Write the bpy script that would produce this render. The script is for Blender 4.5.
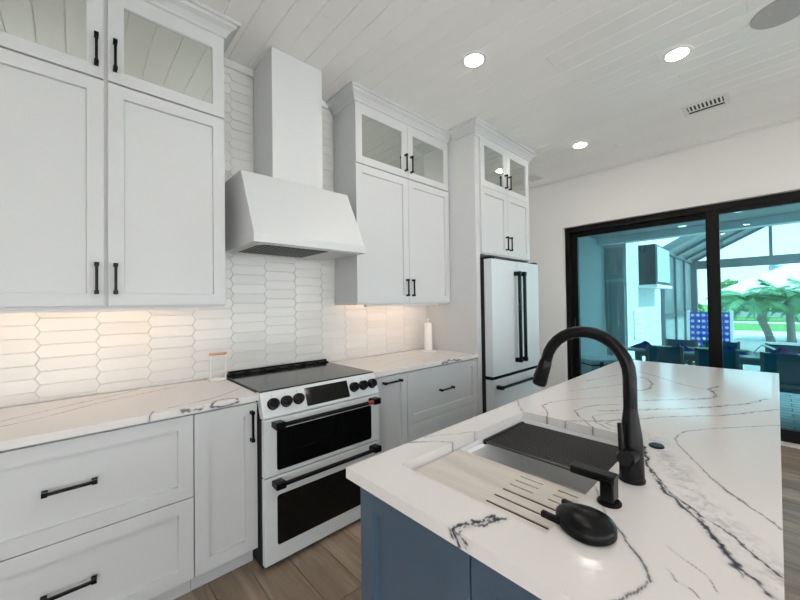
import bpy, math, random
import numpy as np
from mathutils import Vector, Matrix
random.seed(7); RNG = np.random.RandomState(5)
for o in list(bpy.data.objects): bpy.data.objects.remove(o, do_unlink=True)
S = bpy.context.scene
COL = S.collection
# ------------------------------------------------------------------ camera
F, PX, PY = 351.028, 412.755, 299.071
AZ, PI_, RO = math.radians(46.0667), math.radians(.8267), math.radians(-.8137)
CAM = Vector((0, -2.5475, 1.3745))
FW = Vector((math.cos(AZ)*math.cos(PI_), math.sin(AZ)*math.cos(PI_), math.sin(PI_)))
R0 = Vector((math.sin(AZ), -math.cos(AZ), 0)); U0 = R0.cross(FW)
RT = R0*math.cos(RO)+U0*math.sin(RO); UP = U0*math.cos(RO)-R0*math.sin(RO)
cd = bpy.data.cameras.new('camera'); cam = bpy.data.objects.new('camera', cd); COL.objects.link(cam)
cd.sensor_width = 36; cd.lens = F*36/800; cd.shift_x = -(PX-400)/800; cd.shift_y = (PY-300)/800
cd.clip_start = .02; cd.clip_end = 500
cam.matrix_world = Matrix(((RT.x, UP.x, -FW.x, CAM.x), (RT.y, UP.y, -FW.y, CAM.y), (RT.z, UP.z, -FW.z, CAM.z), (0, 0, 0, 1)))
S.camera = cam
def on(ax, u, v, val):          # photo pixel -> point on an axis-aligned plane
    d = FW+(u-PX)/F*RT-(v-PY)/F*UP
    return CAM+d*((val-CAM[ax])/d[ax])
# ------------------------------------------------------------------ light and exposure
SKY, SUN, CAN, LED, EXPO = 4.6, 14.0, 90.0, 28.0, .08
vs = S.view_settings; vs.view_transform = 'Standard'; vs.look = 'None'; vs.exposure = EXPO; vs.gamma = 1; vs.use_curve_mapping = False
W = bpy.data.worlds.new('world'); S.world = W; W.use_nodes = True
wn = W.node_tree.nodes; wl = W.node_tree.links; wn.clear()
wo = wn.new('ShaderNodeOutputWorld'); wb = wn.new('ShaderNodeBackground'); wl.new(wb.outputs[0], wo.inputs[0])
tc = wn.new('ShaderNodeTexCoord'); sx = wn.new('ShaderNodeSeparateXYZ'); cr = wn.new('ShaderNodeValToRGB')
wl.new(tc.outputs['Generated'], sx.inputs[0]); wl.new(sx.outputs[2], cr.inputs[0]); wl.new(cr.outputs[0], wb.inputs[0])
cr.color_ramp.elements[0].position = 0.0; cr.color_ramp.elements[0].color = (.98, .985, 1, 1)
cr.color_ramp.elements[1].position = .8; cr.color_ramp.elements[1].color = (.72, .84, 1, 1)
wb.inputs[1].default_value = SKY
sd = bpy.data.lights.new('sun', 'SUN'); sd.energy = SUN; sd.angle = .012; sd.color = (1, .95, .87)
sun = bpy.data.objects.new('sun', sd); COL.objects.link(sun)
sun.rotation_euler = Vector((-.03, .62, -.75)).to_track_quat('-Z', 'Y').to_euler(); sun.location = (3, -8, 9)
# ------------------------------------------------------------------ materials
MATS = {}
def mat(name, col, rough=.5, metal=0., spec=.5, noise=None, bump=None, emit=None, coat=0., attr=None):
    """noise=(scale, amount) colour variation, bump=(scale, strength, stretch), emit=(colour, strength)"""
    if name in MATS: return MATS[name]
    m = bpy.data.materials.new(name); m.use_nodes = True; n = m.node_tree.nodes; l = m.node_tree.links
    b = n['Principled BSDF']; b.inputs['Base Color'].default_value = (*col, 1)
    b.inputs['Roughness'].default_value = rough; b.inputs['Metallic'].default_value = metal
    b.inputs['Specular IOR Level'].default_value = spec; b.inputs['Coat Weight'].default_value = coat
    tx = n.new('ShaderNodeTexCoord')
    if noise:
        t = n.new('ShaderNodeTexNoise'); t.inputs['Scale'].default_value = noise[0]; t.inputs['Detail'].default_value = 4
        l.new(tx.outputs['Object'], t.inputs[0])
        mx = n.new('ShaderNodeMix'); mx.data_type = 'RGBA'; l.new(t.outputs[0], mx.inputs[0])
        mx.inputs[6].default_value = (*[max(0, c*(1-noise[1])) for c in col], 1); mx.inputs[7].default_value = (*[min(1, c*(1+noise[1])) for c in col], 1)
        l.new(mx.outputs[2], b.inputs['Base Color'])
    if bump:
        t = n.new('ShaderNodeTexNoise'); t.inputs['Scale'].default_value = bump[0]; t.inputs['Detail'].default_value = 5
        l.new(tx.outputs['Object'], t.inputs[0]); bp = n.new('ShaderNodeBump'); bp.inputs['Strength'].default_value = bump[1]; bp.inputs['Distance'].default_value = .01
        l.new(t.outputs[0], bp.inputs['Height']); l.new(bp.outputs[0], b.inputs['Normal'])
    if emit:
        b.inputs['Emission Color'].default_value = (*emit[0], 1); b.inputs['Emission Strength'].default_value = emit[1]
    MATS[name] = m; return m
def wood(name, c1, c2, axis, rough, scale=9):
    m = bpy.data.materials.new(name); m.use_nodes = True; n = m.node_tree.nodes; l = m.node_tree.links; b = n['Principled BSDF']
    tx = n.new('ShaderNodeTexCoord'); mp = n.new('ShaderNodeMapping'); oi = n.new('ShaderNodeObjectInfo')
    sc = [scale, scale, scale]; sc[axis] = scale*.09; mp.inputs['Scale'].default_value = sc
    l.new(tx.outputs['Object'], mp.inputs[0]); ad = n.new('ShaderNodeVectorMath'); ad.operation = 'ADD'
    ml = n.new('ShaderNodeMath'); ml.operation = 'MULTIPLY'; ml.inputs[1].default_value = 60; l.new(oi.outputs['Random'], ml.inputs[0])
    l.new(mp.outputs[0], ad.inputs[0]); l.new(ml.outputs[0], ad.inputs[1])
    t = n.new('ShaderNodeTexNoise'); t.inputs['Scale'].default_value = 2.2; t.inputs['Detail'].default_value = 7; t.inputs['Roughness'].default_value = .65; t.inputs['Distortion'].default_value = .6
    l.new(ad.outputs[0], t.inputs[0]); cr = n.new('ShaderNodeValToRGB'); l.new(t.outputs[0], cr.inputs[0])
    cr.color_ramp.elements[0].position = .33; cr.color_ramp.elements[0].color = (*c1, 1); cr.color_ramp.elements[1].position = .68; cr.color_ramp.elements[1].color = (*c2, 1)
    hs = n.new('ShaderNodeHueSaturation'); mr = n.new('ShaderNodeMapRange'); mr.inputs[3].default_value = .78; mr.inputs[4].default_value = 1.18
    l.new(oi.outputs['Random'], mr.inputs[0]); l.new(mr.outputs[0], hs.inputs['Value']); l.new(cr.outputs[0], hs.inputs['Color']); l.new(hs.outputs[0], b.inputs['Base Color'])
    bp = n.new('ShaderNodeBump'); bp.inputs['Strength'].default_value = .15; bp.inputs['Distance'].default_value = .004; l.new(t.outputs[0], bp.inputs['Height']); l.new(bp.outputs[0], b.inputs['Normal'])
    b.inputs['Roughness'].default_value = rough
    return m
def vary(name, col, amt, rough, spec=.5, bump=None):
    """colour varied a little from piece to piece"""
    m = mat(name, col, rough, spec=spec, bump=bump); n = m.node_tree.nodes; l = m.node_tree.links; b = n['Principled BSDF']
    oi = n.new('ShaderNodeObjectInfo'); hs = n.new('ShaderNodeHueSaturation'); mr = n.new('ShaderNodeMapRange'); mr.inputs[3].default_value = 1-amt; mr.inputs[4].default_value = 1+amt
    hs.inputs['Color'].default_value = (*col, 1); l.new(oi.outputs['Random'], mr.inputs[0]); l.new(mr.outputs[0], hs.inputs['Value']); l.new(hs.outputs[0], b.inputs['Base Color'])
    return m
def pane_mat(name, tint, refl=1.0):
    m = bpy.data.materials.new(name); m.use_nodes = True; n = m.node_tree.nodes; l = m.node_tree.links; n.clear()
    o = n.new('ShaderNodeOutputMaterial'); mx = n.new('ShaderNodeMixShader'); tr = n.new('ShaderNodeBsdfTransparent'); gl = n.new('ShaderNodeBsdfGlossy'); fr = n.new('ShaderNodeFresnel')
    tr.inputs[0].default_value = (*tint, 1); gl.inputs[0].default_value = (refl, refl, refl, 1); gl.inputs['Roughness'].default_value = .01; fr.inputs[0].default_value = 1.45
    l.new(fr.outputs[0], mx.inputs[0]); l.new(tr.outputs[0], mx.inputs[1]); l.new(gl.outputs[0], mx.inputs[2]); l.new(mx.outputs[0], o.inputs[0])
    return m
def stone():
    m = bpy.data.materials.new('veined_quartz'); m.use_nodes = True; n = m.node_tree.nodes; l = m.node_tree.links; b = n['Principled BSDF']
    a = n.new('ShaderNodeAttribute'); a.attribute_name = 'vein'; sp = n.new('ShaderNodeSeparateColor'); l.new(a.outputs['Color'], sp.inputs[0])
    m1 = n.new('ShaderNodeMix'); m1.data_type = 'RGBA'; m1.inputs[6].default_value = (.78, .745, .73, 1); m1.inputs[7].default_value = (.36, .36, .38, 1); l.new(sp.outputs[1], m1.inputs[0])
    m2 = n.new('ShaderNodeMix'); m2.data_type = 'RGBA'; m2.inputs[7].default_value = (.03, .035, .055, 1); l.new(m1.outputs[2], m2.inputs[6]); l.new(sp.outputs[0], m2.inputs[0])
    l.new(m2.outputs[2], b.inputs['Base Color']); b.inputs['Roughness'].default_value = .12; b.inputs['Specular IOR Level'].default_value = .5
    return m
M_cab = mat('cabinet_white_paint', (.625, .635, .645), .38, noise=(3, .01))
M_hood = mat('hood_white_paint', (.67, .68, .69), .4)
M_wall = mat('wall_paint', (.84, .82, .80), .7, bump=(120, .05))
M_trim = mat('trim_paint', (.80, .80, .79), .4)
M_ceil = vary('ceiling_board_paint', (.90, .885, .87), .015, .3)
M_ceilbk = mat('ceiling_backing', (.88, .87, .86), .5)
M_tile = vary('picket_tile_glaze', (.74, .735, .725), .04, .16, bump=(14, .12))
M_grout = mat('grout', (.72, .715, .705), .8)
M_floor = wood('oak_plank', (.235, .165, .115), (.46, .355, .27), 1, .33)
M_board = wood('pale_board', (.50, .455, .40), (.66, .62, .565), 1, .45, 6)
M_black = mat('matte_black_metal', (.004, .004, .0045), .27, spec=.2)
M_blackgl = mat('black_glass', (.004, .004, .004), .06, spec=.3)
M_cook = mat('cooktop_glass', (.015, .015, .016), .12, noise=(60, .5))
M_appl = mat('appliance_matte_white', (.72, .745, .76), .42)
M_fridge = mat('fridge_matte_white', (.66, .71, .735), .38)
M_gap = mat('dark_gap', (.01, .01, .01), .6)
M_red = mat('copper_badge', (.45, .06, .04), .35, .6)
M_copper = mat('copper_rod', (.75, .36, .22), .3, .8)
M_blue = mat('island_blue_paint', (.062, .100, .148), .42)
M_sink = mat('sink_white_enamel', (.86, .87, .88), .14)
M_mirror = mat('mirrored_glass', (.66, .69, .655), .02, 1.0)
M_stone = stone()
M_white = mat('white_plastic', (.82, .81, .80), .4)
M_paper = mat('paper_towel', (.86, .84, .81), .9, bump=(200, .2))
M_steel = mat('steel', (.55, .56, .57), .3, 1.)
M_can = mat('lamp_lens', (1, 1, 1), .4, emit=((1, .93, .85), CAN))
M_led = mat('led_lens', (1, 1, 1), .4, emit=((1, .66, .42), LED))
M_frame = mat('black_aluminium', (.006, .0055, .005), .4, spec=.2)
M_pane = pane_mat('tinted_pane', (.42, .65, .69))
M_paneclr = pane_mat('clear_pane', (.92, .93, .92))
# ------------------------------------------------------------------ mesh helpers
ORG = {}
class MB:
    def __init__(s): s.v = []; s.f = []
    def add(s, vs, fs):
        k = len(s.v); s.v += [tuple(p) for p in vs]; s.f += [tuple(i+k for i in f) for f in fs]; return s
    def box(s, x0, x1, y0, y1, z0, z1):
        x0, x1 = sorted((x0, x1)); y0, y1 = sorted((y0, y1)); z0, z1 = sorted((z0, z1))
        return s.add([(x0, y0, z0), (x1, y0, z0), (x1, y1, z0), (x0, y1, z0), (x0, y0, z1), (x1, y0, z1), (x1, y1, z1), (x0, y1, z1)],
                     [(0, 3, 2, 1), (4, 5, 6, 7), (0, 1, 5, 4), (1, 2, 6, 5), (2, 3, 7, 6), (3, 0, 4, 7)])
    def bar(s, p, q, w, h, up=(0, 0, 1)):       # square bar between two points
        p = Vector(p); q = Vector(q); d = (q-p).normalized(); up = Vector(up)
        a = d.cross(up)
        if a.length < 1e-4: a = d.cross(Vector((1, 0, 0)))
        a.normalize(); b = a.cross(d)
        vs = [c+a*(i*w/2)+b*(j*h/2) for c in (p, q) for i, j in ((-1, -1), (1, -1), (1, 1), (-1, 1))]
        return s.add(vs, [(0, 1, 2, 3), (7, 6, 5, 4), (0, 4, 5, 1), (1, 5, 6, 2), (2, 6, 7, 3), (3, 7, 4, 0)])
    def tube(s, pts, rad, n=12, cap=True):      # round tube along a path, radius may vary
        pts = [Vector(p) for p in pts]; m = len(pts); rad = rad if hasattr(rad, '__len__') else [rad]*m
        a = None; k = len(s.v); prev = None
        for i, p in enumerate(pts):
            d = (pts[min(i+1, m-1)]-pts[max(i-1, 0)]).normalized()
            if a is None:
                a = d.orthogonal().normalized()
            else:
                a = (a-d*a.dot(d)).normalized()
            b = d.cross(a)
            for j in range(n):
                t = 2*math.pi*j/n; s.v.append(tuple(p+(a*math.cos(t)+b*math.sin(t))*rad[i]))
        for i in range(m-1):
            for j in range(n):
                s.f.append((k+i*n+j, k+i*n+(j+1) % n, k+(i+1)*n+(j+1) % n, k+(i+1)*n+j))
        if cap: s.f.append(tuple(k+j for j in reversed(range(n)))); s.f.append(tuple(k+(m-1)*n+j for j in range(n)))
        return s
    def lathe(s, c, prof, n=24, sx=1., sy=1.):  # profile [(r, z)] turned about the vertical through c
        k = len(s.v)
        for r, z in prof:
            for j in range(n):
                t = 2*math.pi*j/n; s.v.append((c[0]+r*sx*math.cos(t), c[1]+r*sy*math.sin(t), c[2]+z))
        for i in range(len(prof)-1):
            for j in range(n):
                s.f.append((k+i*n+j, k+i*n+(j+1) % n, k+(i+1)*n+(j+1) % n, k+(i+1)*n+j))
        s.f.append(tuple(k+j for j in reversed(range(n)))); s.f.append(tuple(k+(len(prof)-1)*n+j for j in range(n)))
        return s
    def prism(s, poly, ax, a, b):               # poly in the two other axes, extruded along ax
        n = len(poly)
        def P(q, t):
            q = list(q); q.insert(ax, t); return tuple(q)
        return s.add([P(q, a) for q in poly]+[P(q, b) for q in poly],
                     [tuple(range(n)), tuple(range(2*n-1, n-1, -1))]+[(i, (i+1) % n+0, (i+1) % n+n, i+n)[::-1] for i in range(n)])
    def mesh(s, name, org=(0, 0, 0)):
        me = bpy.data.meshes.new(name); me.from_pydata([(x-org[0], y-org[1], z-org[2]) for x, y, z in s.v], [], s.f); me.validate(); 
        import bmesh
        bm = bmesh.new(); bm.from_mesh(me); bmesh.ops.recalc_face_normals(bm, faces=bm.faces); bm.to_mesh(me); bm.free()
        return me
    def build(s, name, m, parent=None, bevel=0, smooth=False, label=None):
        if parent is not None: org = ORG[parent]
        else:
            a = np.array(s.v); org = ((a[:, 0].min()+a[:, 0].max())/2, (a[:, 1].min()+a[:, 1].max())/2, a[:, 2].min())
        me = s.mesh(name, org)
        o = bpy.data.objects.new(name, me); me.materials.append(m); COL.objects.link(o); ORG[o] = tuple(org)
        if parent is not None: o.parent = parent
        else: o.location = org
        if bevel:
            bv = o.modifiers.new('bevel', 'BEVEL'); bv.width = bevel; bv.segments = 2; bv.limit_method = 'ANGLE'; bv.angle_limit = math.radians(40)
        if smooth:
            me.polygons.foreach_set('use_smooth', [True]*len(me.polygons)); me.set_sharp_from_angle(angle=math.radians(38))
        if label: o['label'] = label
        return o
def box(name, m, x0, x1, y0, y1, z0, z1, parent=None, bevel=0, label=None): return MB().box(x0, x1, y0, y1, z0, z1).build(name, m, parent, bevel, label=label)
def tag(o, label, cat, group=None):
    o['label'] = label; o['category'] = cat
    if group: o['group'] = group
    return o
def thing(name, label, cat, loc, rz=0, group=None, local=False):
    o = bpy.data.objects.new(name, None); COL.objects.link(o); o.location = loc; o.rotation_euler = (0, 0, rz); o.empty_display_size = .1
    ORG[o] = (0, 0, 0) if (rz or local) else tuple(loc)
    return tag(o, label, cat, group)
def struct(o): o['kind'] = 'structure'; return o
def inst(name, me, m, parent, loc, rot=(0, 0, 0)):
    o = bpy.data.objects.new(name, me); COL.objects.link(o); o.parent = parent; g = ORG[parent]
    o.location = (loc[0]-g[0], loc[1]-g[1], loc[2]-g[2]); o.rotation_euler = rot
    return o
def copy_tree(root, loc, label=None, rz=None, scale=None):
    r = root.copy(); COL.objects.link(r); r.location = loc
    if label: r['label'] = label
    if rz is not None: r.rotation_euler = (0, 0, rz)
    if scale: r.scale = (scale,)*3
    for ch in list(root.children):
        c = ch.copy(); COL.objects.link(c); c.parent = r
        for g in list(ch.children):
            d = g.copy(); COL.objects.link(d); d.parent = c
    return r
# ------------------------------------------------------------------ room shell
CEIL = 3.04; XE = 4.80; XL = -3.2; YF = -6.2
def shell():
    fl = struct(box('floor', mat('subfloor', (.08, .055, .04), .8), XL, XE+.05, YF, 0, -.12, -.008))
    # planks run away from the range wall
    w = .18; L = 1.22; me = {}
    i = 0; x = -1.5
    while x < XE-.01:
        x1 = min(x+w, XE-.002); y = YF-random.random()*L
        while y < 0:
            y0 = max(y, YF); y1 = min(y+L, -.002)
            if y1-y0 > .03:
                c = .0012; z0 = -.008; z1 = 0
                a, b_, e, d = x+.0006, x1-.0006, y0+.0006, y1-.0006
                m = MB().add([(a, e, z0), (b_, e, z0), (b_, d, z0), (a, d, z0), (a+c, e+c, z1), (b_-c, e+c, z1), (b_-c, d-c, z1), (a+c, d-c, z1)],
                             [(4, 5, 6, 7), (0, 1, 5, 4), (1, 2, 6, 5), (2, 3, 7, 6), (3, 0, 4, 7)])
                m.build('plank', M_floor, fl)
            y += L
        x += w
    ce = struct(box('ceiling', M_ceilbk, XL, XE+.3, YF, .2, CEIL+.0045, CEIL+.12))
    w = .13; x = -1.1+.019
    while x < XE:
        x1 = min(x+w, XE-.002); L = 3.66; y = -4.0-random.random()*L
        while y < 0:
            y0 = max(y, -4.0); y1 = min(y+L, -.002)
            if y1-y0 > .03:
                c = .0045; zt = CEIL+.0045; zb = CEIL
                a, b_, e, d = x+.0005, x1-.0005, y0+.0002, y1-.0002
                MB().add([(a, e, zt), (b_, e, zt), (b_, d, zt), (a, d, zt), (a+c, e+.002, zb), (b_-c, e+.002, zb), (b_-c, d-.002, zb), (a+c, d-.002, zb)],
                         [(4, 7, 6, 5), (0, 4, 5, 1), (1, 5, 6, 2), (2, 6, 7, 3), (3, 7, 4, 0)]).build('ceiling_board', M_ceil, ce)
            y += L
        x += w
    wb_ = struct(box('wall_back', M_grout, XL, XE+.3, 0, .2, 0, CEIL+.008))
    # picket tiles on the back wall
    P = .2235; H = .066; t = .019; g = .0014; thick = .0036
    hx = P/2-g/2; b0 = P/2-t/2-g/2; b1 = P/2+t/2-g/2; hz = H/2-g/2
    def tile(zlo, zhi, y0=0):        # hexagon clipped to zlo..zhi about its centre
        poly = [(b1, 0), (b0, hz), (-b0, hz), (-b1, 0), (-b0, -hz), (b0, -hz)]
        def clip(pl, z, keep):
            out = []
            for i in range(len(pl)):
                p, q = pl[i], pl[(i+1) % len(pl)]; ip = keep(p[1], z); iq = keep(q[1], z)
                if ip: out.append(p)
                if ip != iq: f_ = (z-p[1])/(q[1]-p[1]); out.append((p[0]+(q[0]-p[0])*f_, z))
            return out
        poly = clip(poly, zlo, lambda a, b: a >= b-1e-9); poly = clip(poly, zhi, lambda a, b: a <= b+1e-9)
        n = len(poly); m = MB(); e = .0025
        cx = sum(p[0] for p in poly)/n; cz = sum(p[1] for p in poly)/n
        ins = []
        for p in poly:
            dx, dz = p[0]-cx, p[1]-cz; r = math.hypot(dx, dz); ins.append((p[0]-math.copysign(min(e, abs(dx)), dx), p[1]-math.copysign(min(e, abs(dz)), dz)))
        m.v = [(p[0], 0, p[1]) for p in poly]+[(p[0], -thick*.6, p[1]) for p in poly]+[(p[0], -thick, p[1]) for p in ins]
        m.f = [(i, (i+1) % n, n+(i+1) % n, n+i) for i in range(n)]+[(n+i, n+(i+1) % n, 2*n+(i+1) % n, 2*n+i) for i in range(n)]+[tuple(range(2*n, 3*n))]
        me = m.mesh('tile'); me.materials.append(M_tile); return me
    cache = {}
    zc = .9145
    for ci in range(-3, 12):
        xc = -.021+.0+ci*P
        if xc > 2.6: continue
        tall = .60 < xc+P/2 and xc-P/2 < 1.60
        top = CEIL-.05 if tall else 1.392
        z = .90+(H/2 if ci % 2 else 0)
        while z-H/2 < top:
            lo = max(-H/2, zc-z); hi = min(H/2, top-z)
            if hi-lo > .012:
                k = (round(lo, 4), round(hi, 4))
                if k not in cache: cache[k] = tile(*k)
                inst('tile', cache[k], M_tile, wb_, (xc, -.0005, z), (random.uniform(-.012, .012), 0, random.uniform(-.006, .006)))
            z += H
    for i, (a, b_) in enumerate(((.66, .93), (1.27, 1.5))):
        struct(box('trim_1' if i == 0 else 'trim_2', M_trim, a-.02, b_, -.022, 0, CEIL-.05, CEIL-.001, bevel=.002))
    # end wall with the opening for the sliding door
    e = MB(); yo0, yo1, zh = -.535, -4.3, 2.385
    e.box(XE, XE+.22, yo0, .0, 0, CEIL+.008); e.box(XE, XE+.22, YF, yo1, 0, CEIL+.008); e.box(XE, XE+.22, yo1, yo0, zh, CEIL+.008)
    struct(e.build('wall_right', M_wall))
    struct(box('trim_3', M_trim, XE-.014, XE, YF, -.002, CEIL-.022, CEIL-.0005, bevel=.003))
    struct(box('baseboard_right', M_trim, XE-.014, XE, yo0+.002, -.002, .001, .13, bevel=.003))
    # left wall and front wall behind the camera, each with a window
    def wallwin(name, horiz, pos, lo, hi, wins):
        m = MB()
        def seg(a, b_, z0, z1):
            if horiz: m.box(a, b_, pos-.2, pos, z0, z1)
            else: m.box(pos-.2, pos, a, b_, z0, z1)
        c = lo
        for a, b_, z0, z1 in wins:
            seg(c, a, 0, CEIL+.008); seg(a, b_, 0, z0); seg(a, b_, z1, CEIL+.008); c = b_
        seg(c, hi, 0, CEIL+.008)
        return struct(m.build(name, M_wall))
    wallwin('wall_front', True, YF, XL, XE+.22, [(-2.9, .7, .02, 2.5), (1.0, 4.5, .02, 2.5)])
    wallwin('wall_left', False, XL, YF, .2, [(-6.0, -3.05, .05, 2.8)])
    for i, (a, b_) in enumerate(((-2.9, .7), (1.0, 4.5))):
        m = MB()
        for q in (a, (a+b_)/2-.03, b_-.06): m.box(q, q+.06, YF-.13, YF-.07, .02, 2.5)
        m.box(a, b_, YF-.13, YF-.07, .02, .09); m.box(a, b_, YF-.13, YF-.07, 2.43, 2.5)
        w_ = struct(m.build('window_%d' % (i+1), M_frame))
        for h in range(2):
            q = a+.06+h*((b_-a)/2-.03); box('pane', M_paneclr, q, q+(b_-a)/2-.09, YF-.103, YF-.097, .09, 2.43, w_)
    m = MB(); m.box(XL-.13, XL-.07, -6.0, -5.94, .05, 2.8); m.box(XL-.13, XL-.07, -3.11, -3.05, .05, 2.8); m.box(XL-.13, XL-.07, -6.0, -3.05, .05, .11); m.box(XL-.13, XL-.07, -6.0, -3.05, 2.74, 2.8)
    w_ = struct(m.build('window_3', M_frame)); box('pane', M_paneclr, XL-.103, XL-.097, -5.94, -3.11, .11, 2.74, w_)
    struct(box('side_yard', mat('side_yard_gravel', (.72, .70, .66), .9), XL-12, XL-.2, -12, 6, -.2, -.05))
    struct(box('added_overhang', M_trim, XL-.6, XE+.2, YF-.75, YF-.2, 2.75, 2.95))  # unseen overhang added to limit the sun through the front windows
    struct(box('bounce_slab', mat('bounce_slab_pale', (.78, .76, .73), .8), XL-3, XE+.2, YF-14, YF-.2, -.2, -.02))  # unseen pale slab added to bounce sunlight up to the ceiling
    # the sliding door: outer frame and panels, each a tinted pane in a black frame
    d1 = MB(); X0 = XE+.06
    d1.box(X0, X0+.14, yo0-.003, yo0-.06, .02, zh-.003); d1.box(X0, X0+.14, yo1+.003, yo1+.06, .02, zh-.003); d1.box(X0, X0+.14, yo1+.06, yo0-.06, zh-.07, zh-.003); d1.box(X0, X0+.14, yo1+.06, yo0-.06, .0, .035)
    fr = struct(d1.build('door_1', M_frame, bevel=.002))
    def panel(ya, yb, xo, zt, sa, sb):
        p = MB(); p.box(xo, xo+.05, ya, ya-sa, .037, zt+.06); p.box(xo, xo+.05, yb+sb, yb, .037, zt+.06); p.box(xo, xo+.05, ya-sa, yb+sb, zt, zt+.06); p.box(xo, xo+.05, ya-sa, yb+sb, .037, .13)
        f_ = p.build('panel_frame', M_frame, fr, bevel=.002)
        box('pane', M_pane, xo+.022, xo+.028, ya-sa, yb+sb, .13, zt, f_)
    panel(-.597, -2.135, X0+.075, 2.253, .075, .07)
    panel(-2.03, -3.2, X0+.012, 2.275, .11, .07)
    panel(-3.13, -4.236, X0+.075, 2.253, .07, .075)
    m = MB().box(X0+.0, X0-.02, -.66, -.645, .95, 1.15); m.build('door_handle', M_frame, fr)
    struct(box('trim_4', mat('threshold', (.72, .68, .62), .5), XE-.035, XE+.2, yo1, yo0-.004, 0.0005, .018, bevel=.003))
shell()
# ------------------------------------------------------------------ cabinet pieces
def shaker(m, x0, x1, z0, z1, yf, fr=.06, rec=.014, glass=False, T=.02, mp=None):
    mp = mp or (lambda a, d, z: (a, d, z))
    def ring(i, d): return [mp(x0+i, d, z0+i), mp(x1-i, d, z0+i), mp(x1-i, d, z1-i), mp(x0+i, d, z1-i)]
    c = .0012
    rings = [ring(0, yf+T), ring(0, yf+c), ring(c, yf), ring(fr, yf), ring(fr+.0025, yf+rec)]
    vs = sum(rings, []); fs = []
    for k in range(len(rings)-1):
        for i in range(4): fs.append((4*k+i, 4*k+(i+1) % 4, 4*k+4+(i+1) % 4, 4*k+4+i))
    n = len(rings)-1
    if glass:
        vs += ring(fr+.0025, yf+T); 
        for i in range(4): fs.append((4*n+i, 4*n+(i+1) % 4, 4*n+4+(i+1) % 4, 4*n+4+i)); fs.append((i, 4*n+4+i, 4*n+4+(i+1) % 4, (i+1) % 4))
    else:
        fs.append((4*n, 4*n+1, 4*n+2, 4*n+3)); fs.append((3, 2, 1, 0))
    return m.add(vs, fs)
def pull(parent, x, z, yf, L=.148, vert=True, t=.011, mp=None):
    """black bar pull with square stepped ends"""
    m = MB(); s = .032
    def bx(a0, a1, d0, d1, b0, b1):
        if vert: m.box(x+b0, x+b1, d0, d1, z+a0, z+a1)
        else: m.box(x+a0, x+a1, d0, d1, z+b0, z+b1)
    h = L/2
    bx(-h, h, yf-s, yf-s+t, -t/2, t/2)
    for sg in (-1, 1):
        bx(sg*h, sg*(h-.017), yf-s-.0015, yf-s+.013, -.0085, .0085); bx(sg*h, sg*(h-.013), yf-.001, yf-s+.01, -.0065, .0065)
        bx(sg*(h+.001), sg*(h-.017), yf-.0005, yf-.004, -.0085, .0085)
    return m.build('handle', M_black, parent, bevel=.001)
def door(parent, x0, x1, z0, z1, yf, hx=None, hz=None, hL=.148, vert=True, glass=False, name='door', fr=.06):
    d = shaker(MB(), x0, x1, z0, z1, yf, glass=glass, fr=fr).build(name, M_cab, parent)
    if glass: box('pane', M_mirror, x0+fr-.004, x1-fr+.004, yf+.011, yf+.015, z0+fr-.004, z1-fr+.004, d)
    if hx is not None: pull(d, hx, hz, yf, hL, vert)
    return d
def crown(parent, xa, xb, yfr, left, right, dep=.07, z0=2.925):
    """moulding swept round the front and open sides; left/right = wall-side y where the return ends, or None"""
    prof = [(0, z0), (0, z0+.022), (.010, z0+.026), (.012, z0+.04), (.030, z0+.062), (.052, z0+.078), (.056, z0+.092), (dep, z0+.096), (dep, CEIL-.0012), (-.03, CEIL-.0012), (-.03, z0)]
    path = []
    m = MB(); n = len(prof)
    st = []
    if left is not None: st.append(lambda p, z: (xa-p, left, z))
    st.append((lambda p, z: (xa-p, yfr-p, z)) if left is not None else (lambda p, z: (xa, yfr-p, z)))
    st.append((lambda p, z: (xb+p, yfr-p, z)) if right is not None else (lambda p, z: (xb, yfr-p, z)))
    if right is not None: st.append(lambda p, z: (xb+p, right, z))
    vs = [f_(p, z) for f_ in st for p, z in prof]; fs = []
    for k in range(len(st)-1):
        for i in range(n): fs.append((k*n+i, k*n+(i+1) % n, (k+1)*n+(i+1) % n, (k+1)*n+i))
    fs.append(tuple(range(n))); fs.append(tuple((len(st)-1)*n+i for i in reversed(range(n))))
    return m.add(vs, fs).build('crown_moulding', M_cab, parent)
ZB, ZM, ZT = 1.386, 2.4704, 2.925
YU = -.33
def upper(x0, xm, x1, label, lret, rret, gm=.0016):
    t = thing('wall_cabinet', label, 'cabinet', ((x0+x1)/2, -.16, ZB-.012))
    b = MB(); b.box(x0+.0012, x1-.0012, YU+.0205, -.0115, ZB-.012, CEIL-.0015); b.build('body', M_cab, t)
    g = .0016; h = .0045
    box('face_rail', M_cab, x0+.0012, x1-.0012, YU+.012, YU+.0205, ZB-.012, ZB-.002, t)
    door(t, x0+g, xm-gm, ZB, ZM-h, YU, xm-.034, 1.517)
    door(t, xm+gm, x1-g, ZB, ZM-h, YU, xm+.034, 1.517)
    door(t, x0+g, xm-gm, ZM+h, ZT, YU, xm-.034, 2.6, glass=True)
    door(t, xm+gm, x1-g, ZM+h, ZT, YU, xm+.034, 2.6, glass=True)
    crown(t, x0, x1, YU+.004, lret, rret)
    return t
upper(-.416, .108, .632, 'white two-tier wall cabinet above the long left counter with wide drawers', None, -.02, .0075)
upper(1.5506, 2.1002, 2.6465, 'white two-tier wall cabinet between the range hood and the fridge panel', -.02, None)
def lightbar(x0, x1, label):
    t = thing('cabinet_light', label, 'light', ((x0+x1)/2, -.24, ZB-.0265), group='under-cabinet light bars')
    MB().box(x0, x1, -.30, -.262, ZB-.0265, ZB-.0125).build('housing', M_white, t, bevel=.002)
    MB().box(x0+.01, x1-.01, -.2615, -.2585, ZB-.024, ZB-.015).build('lens', M_led, t)
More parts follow.
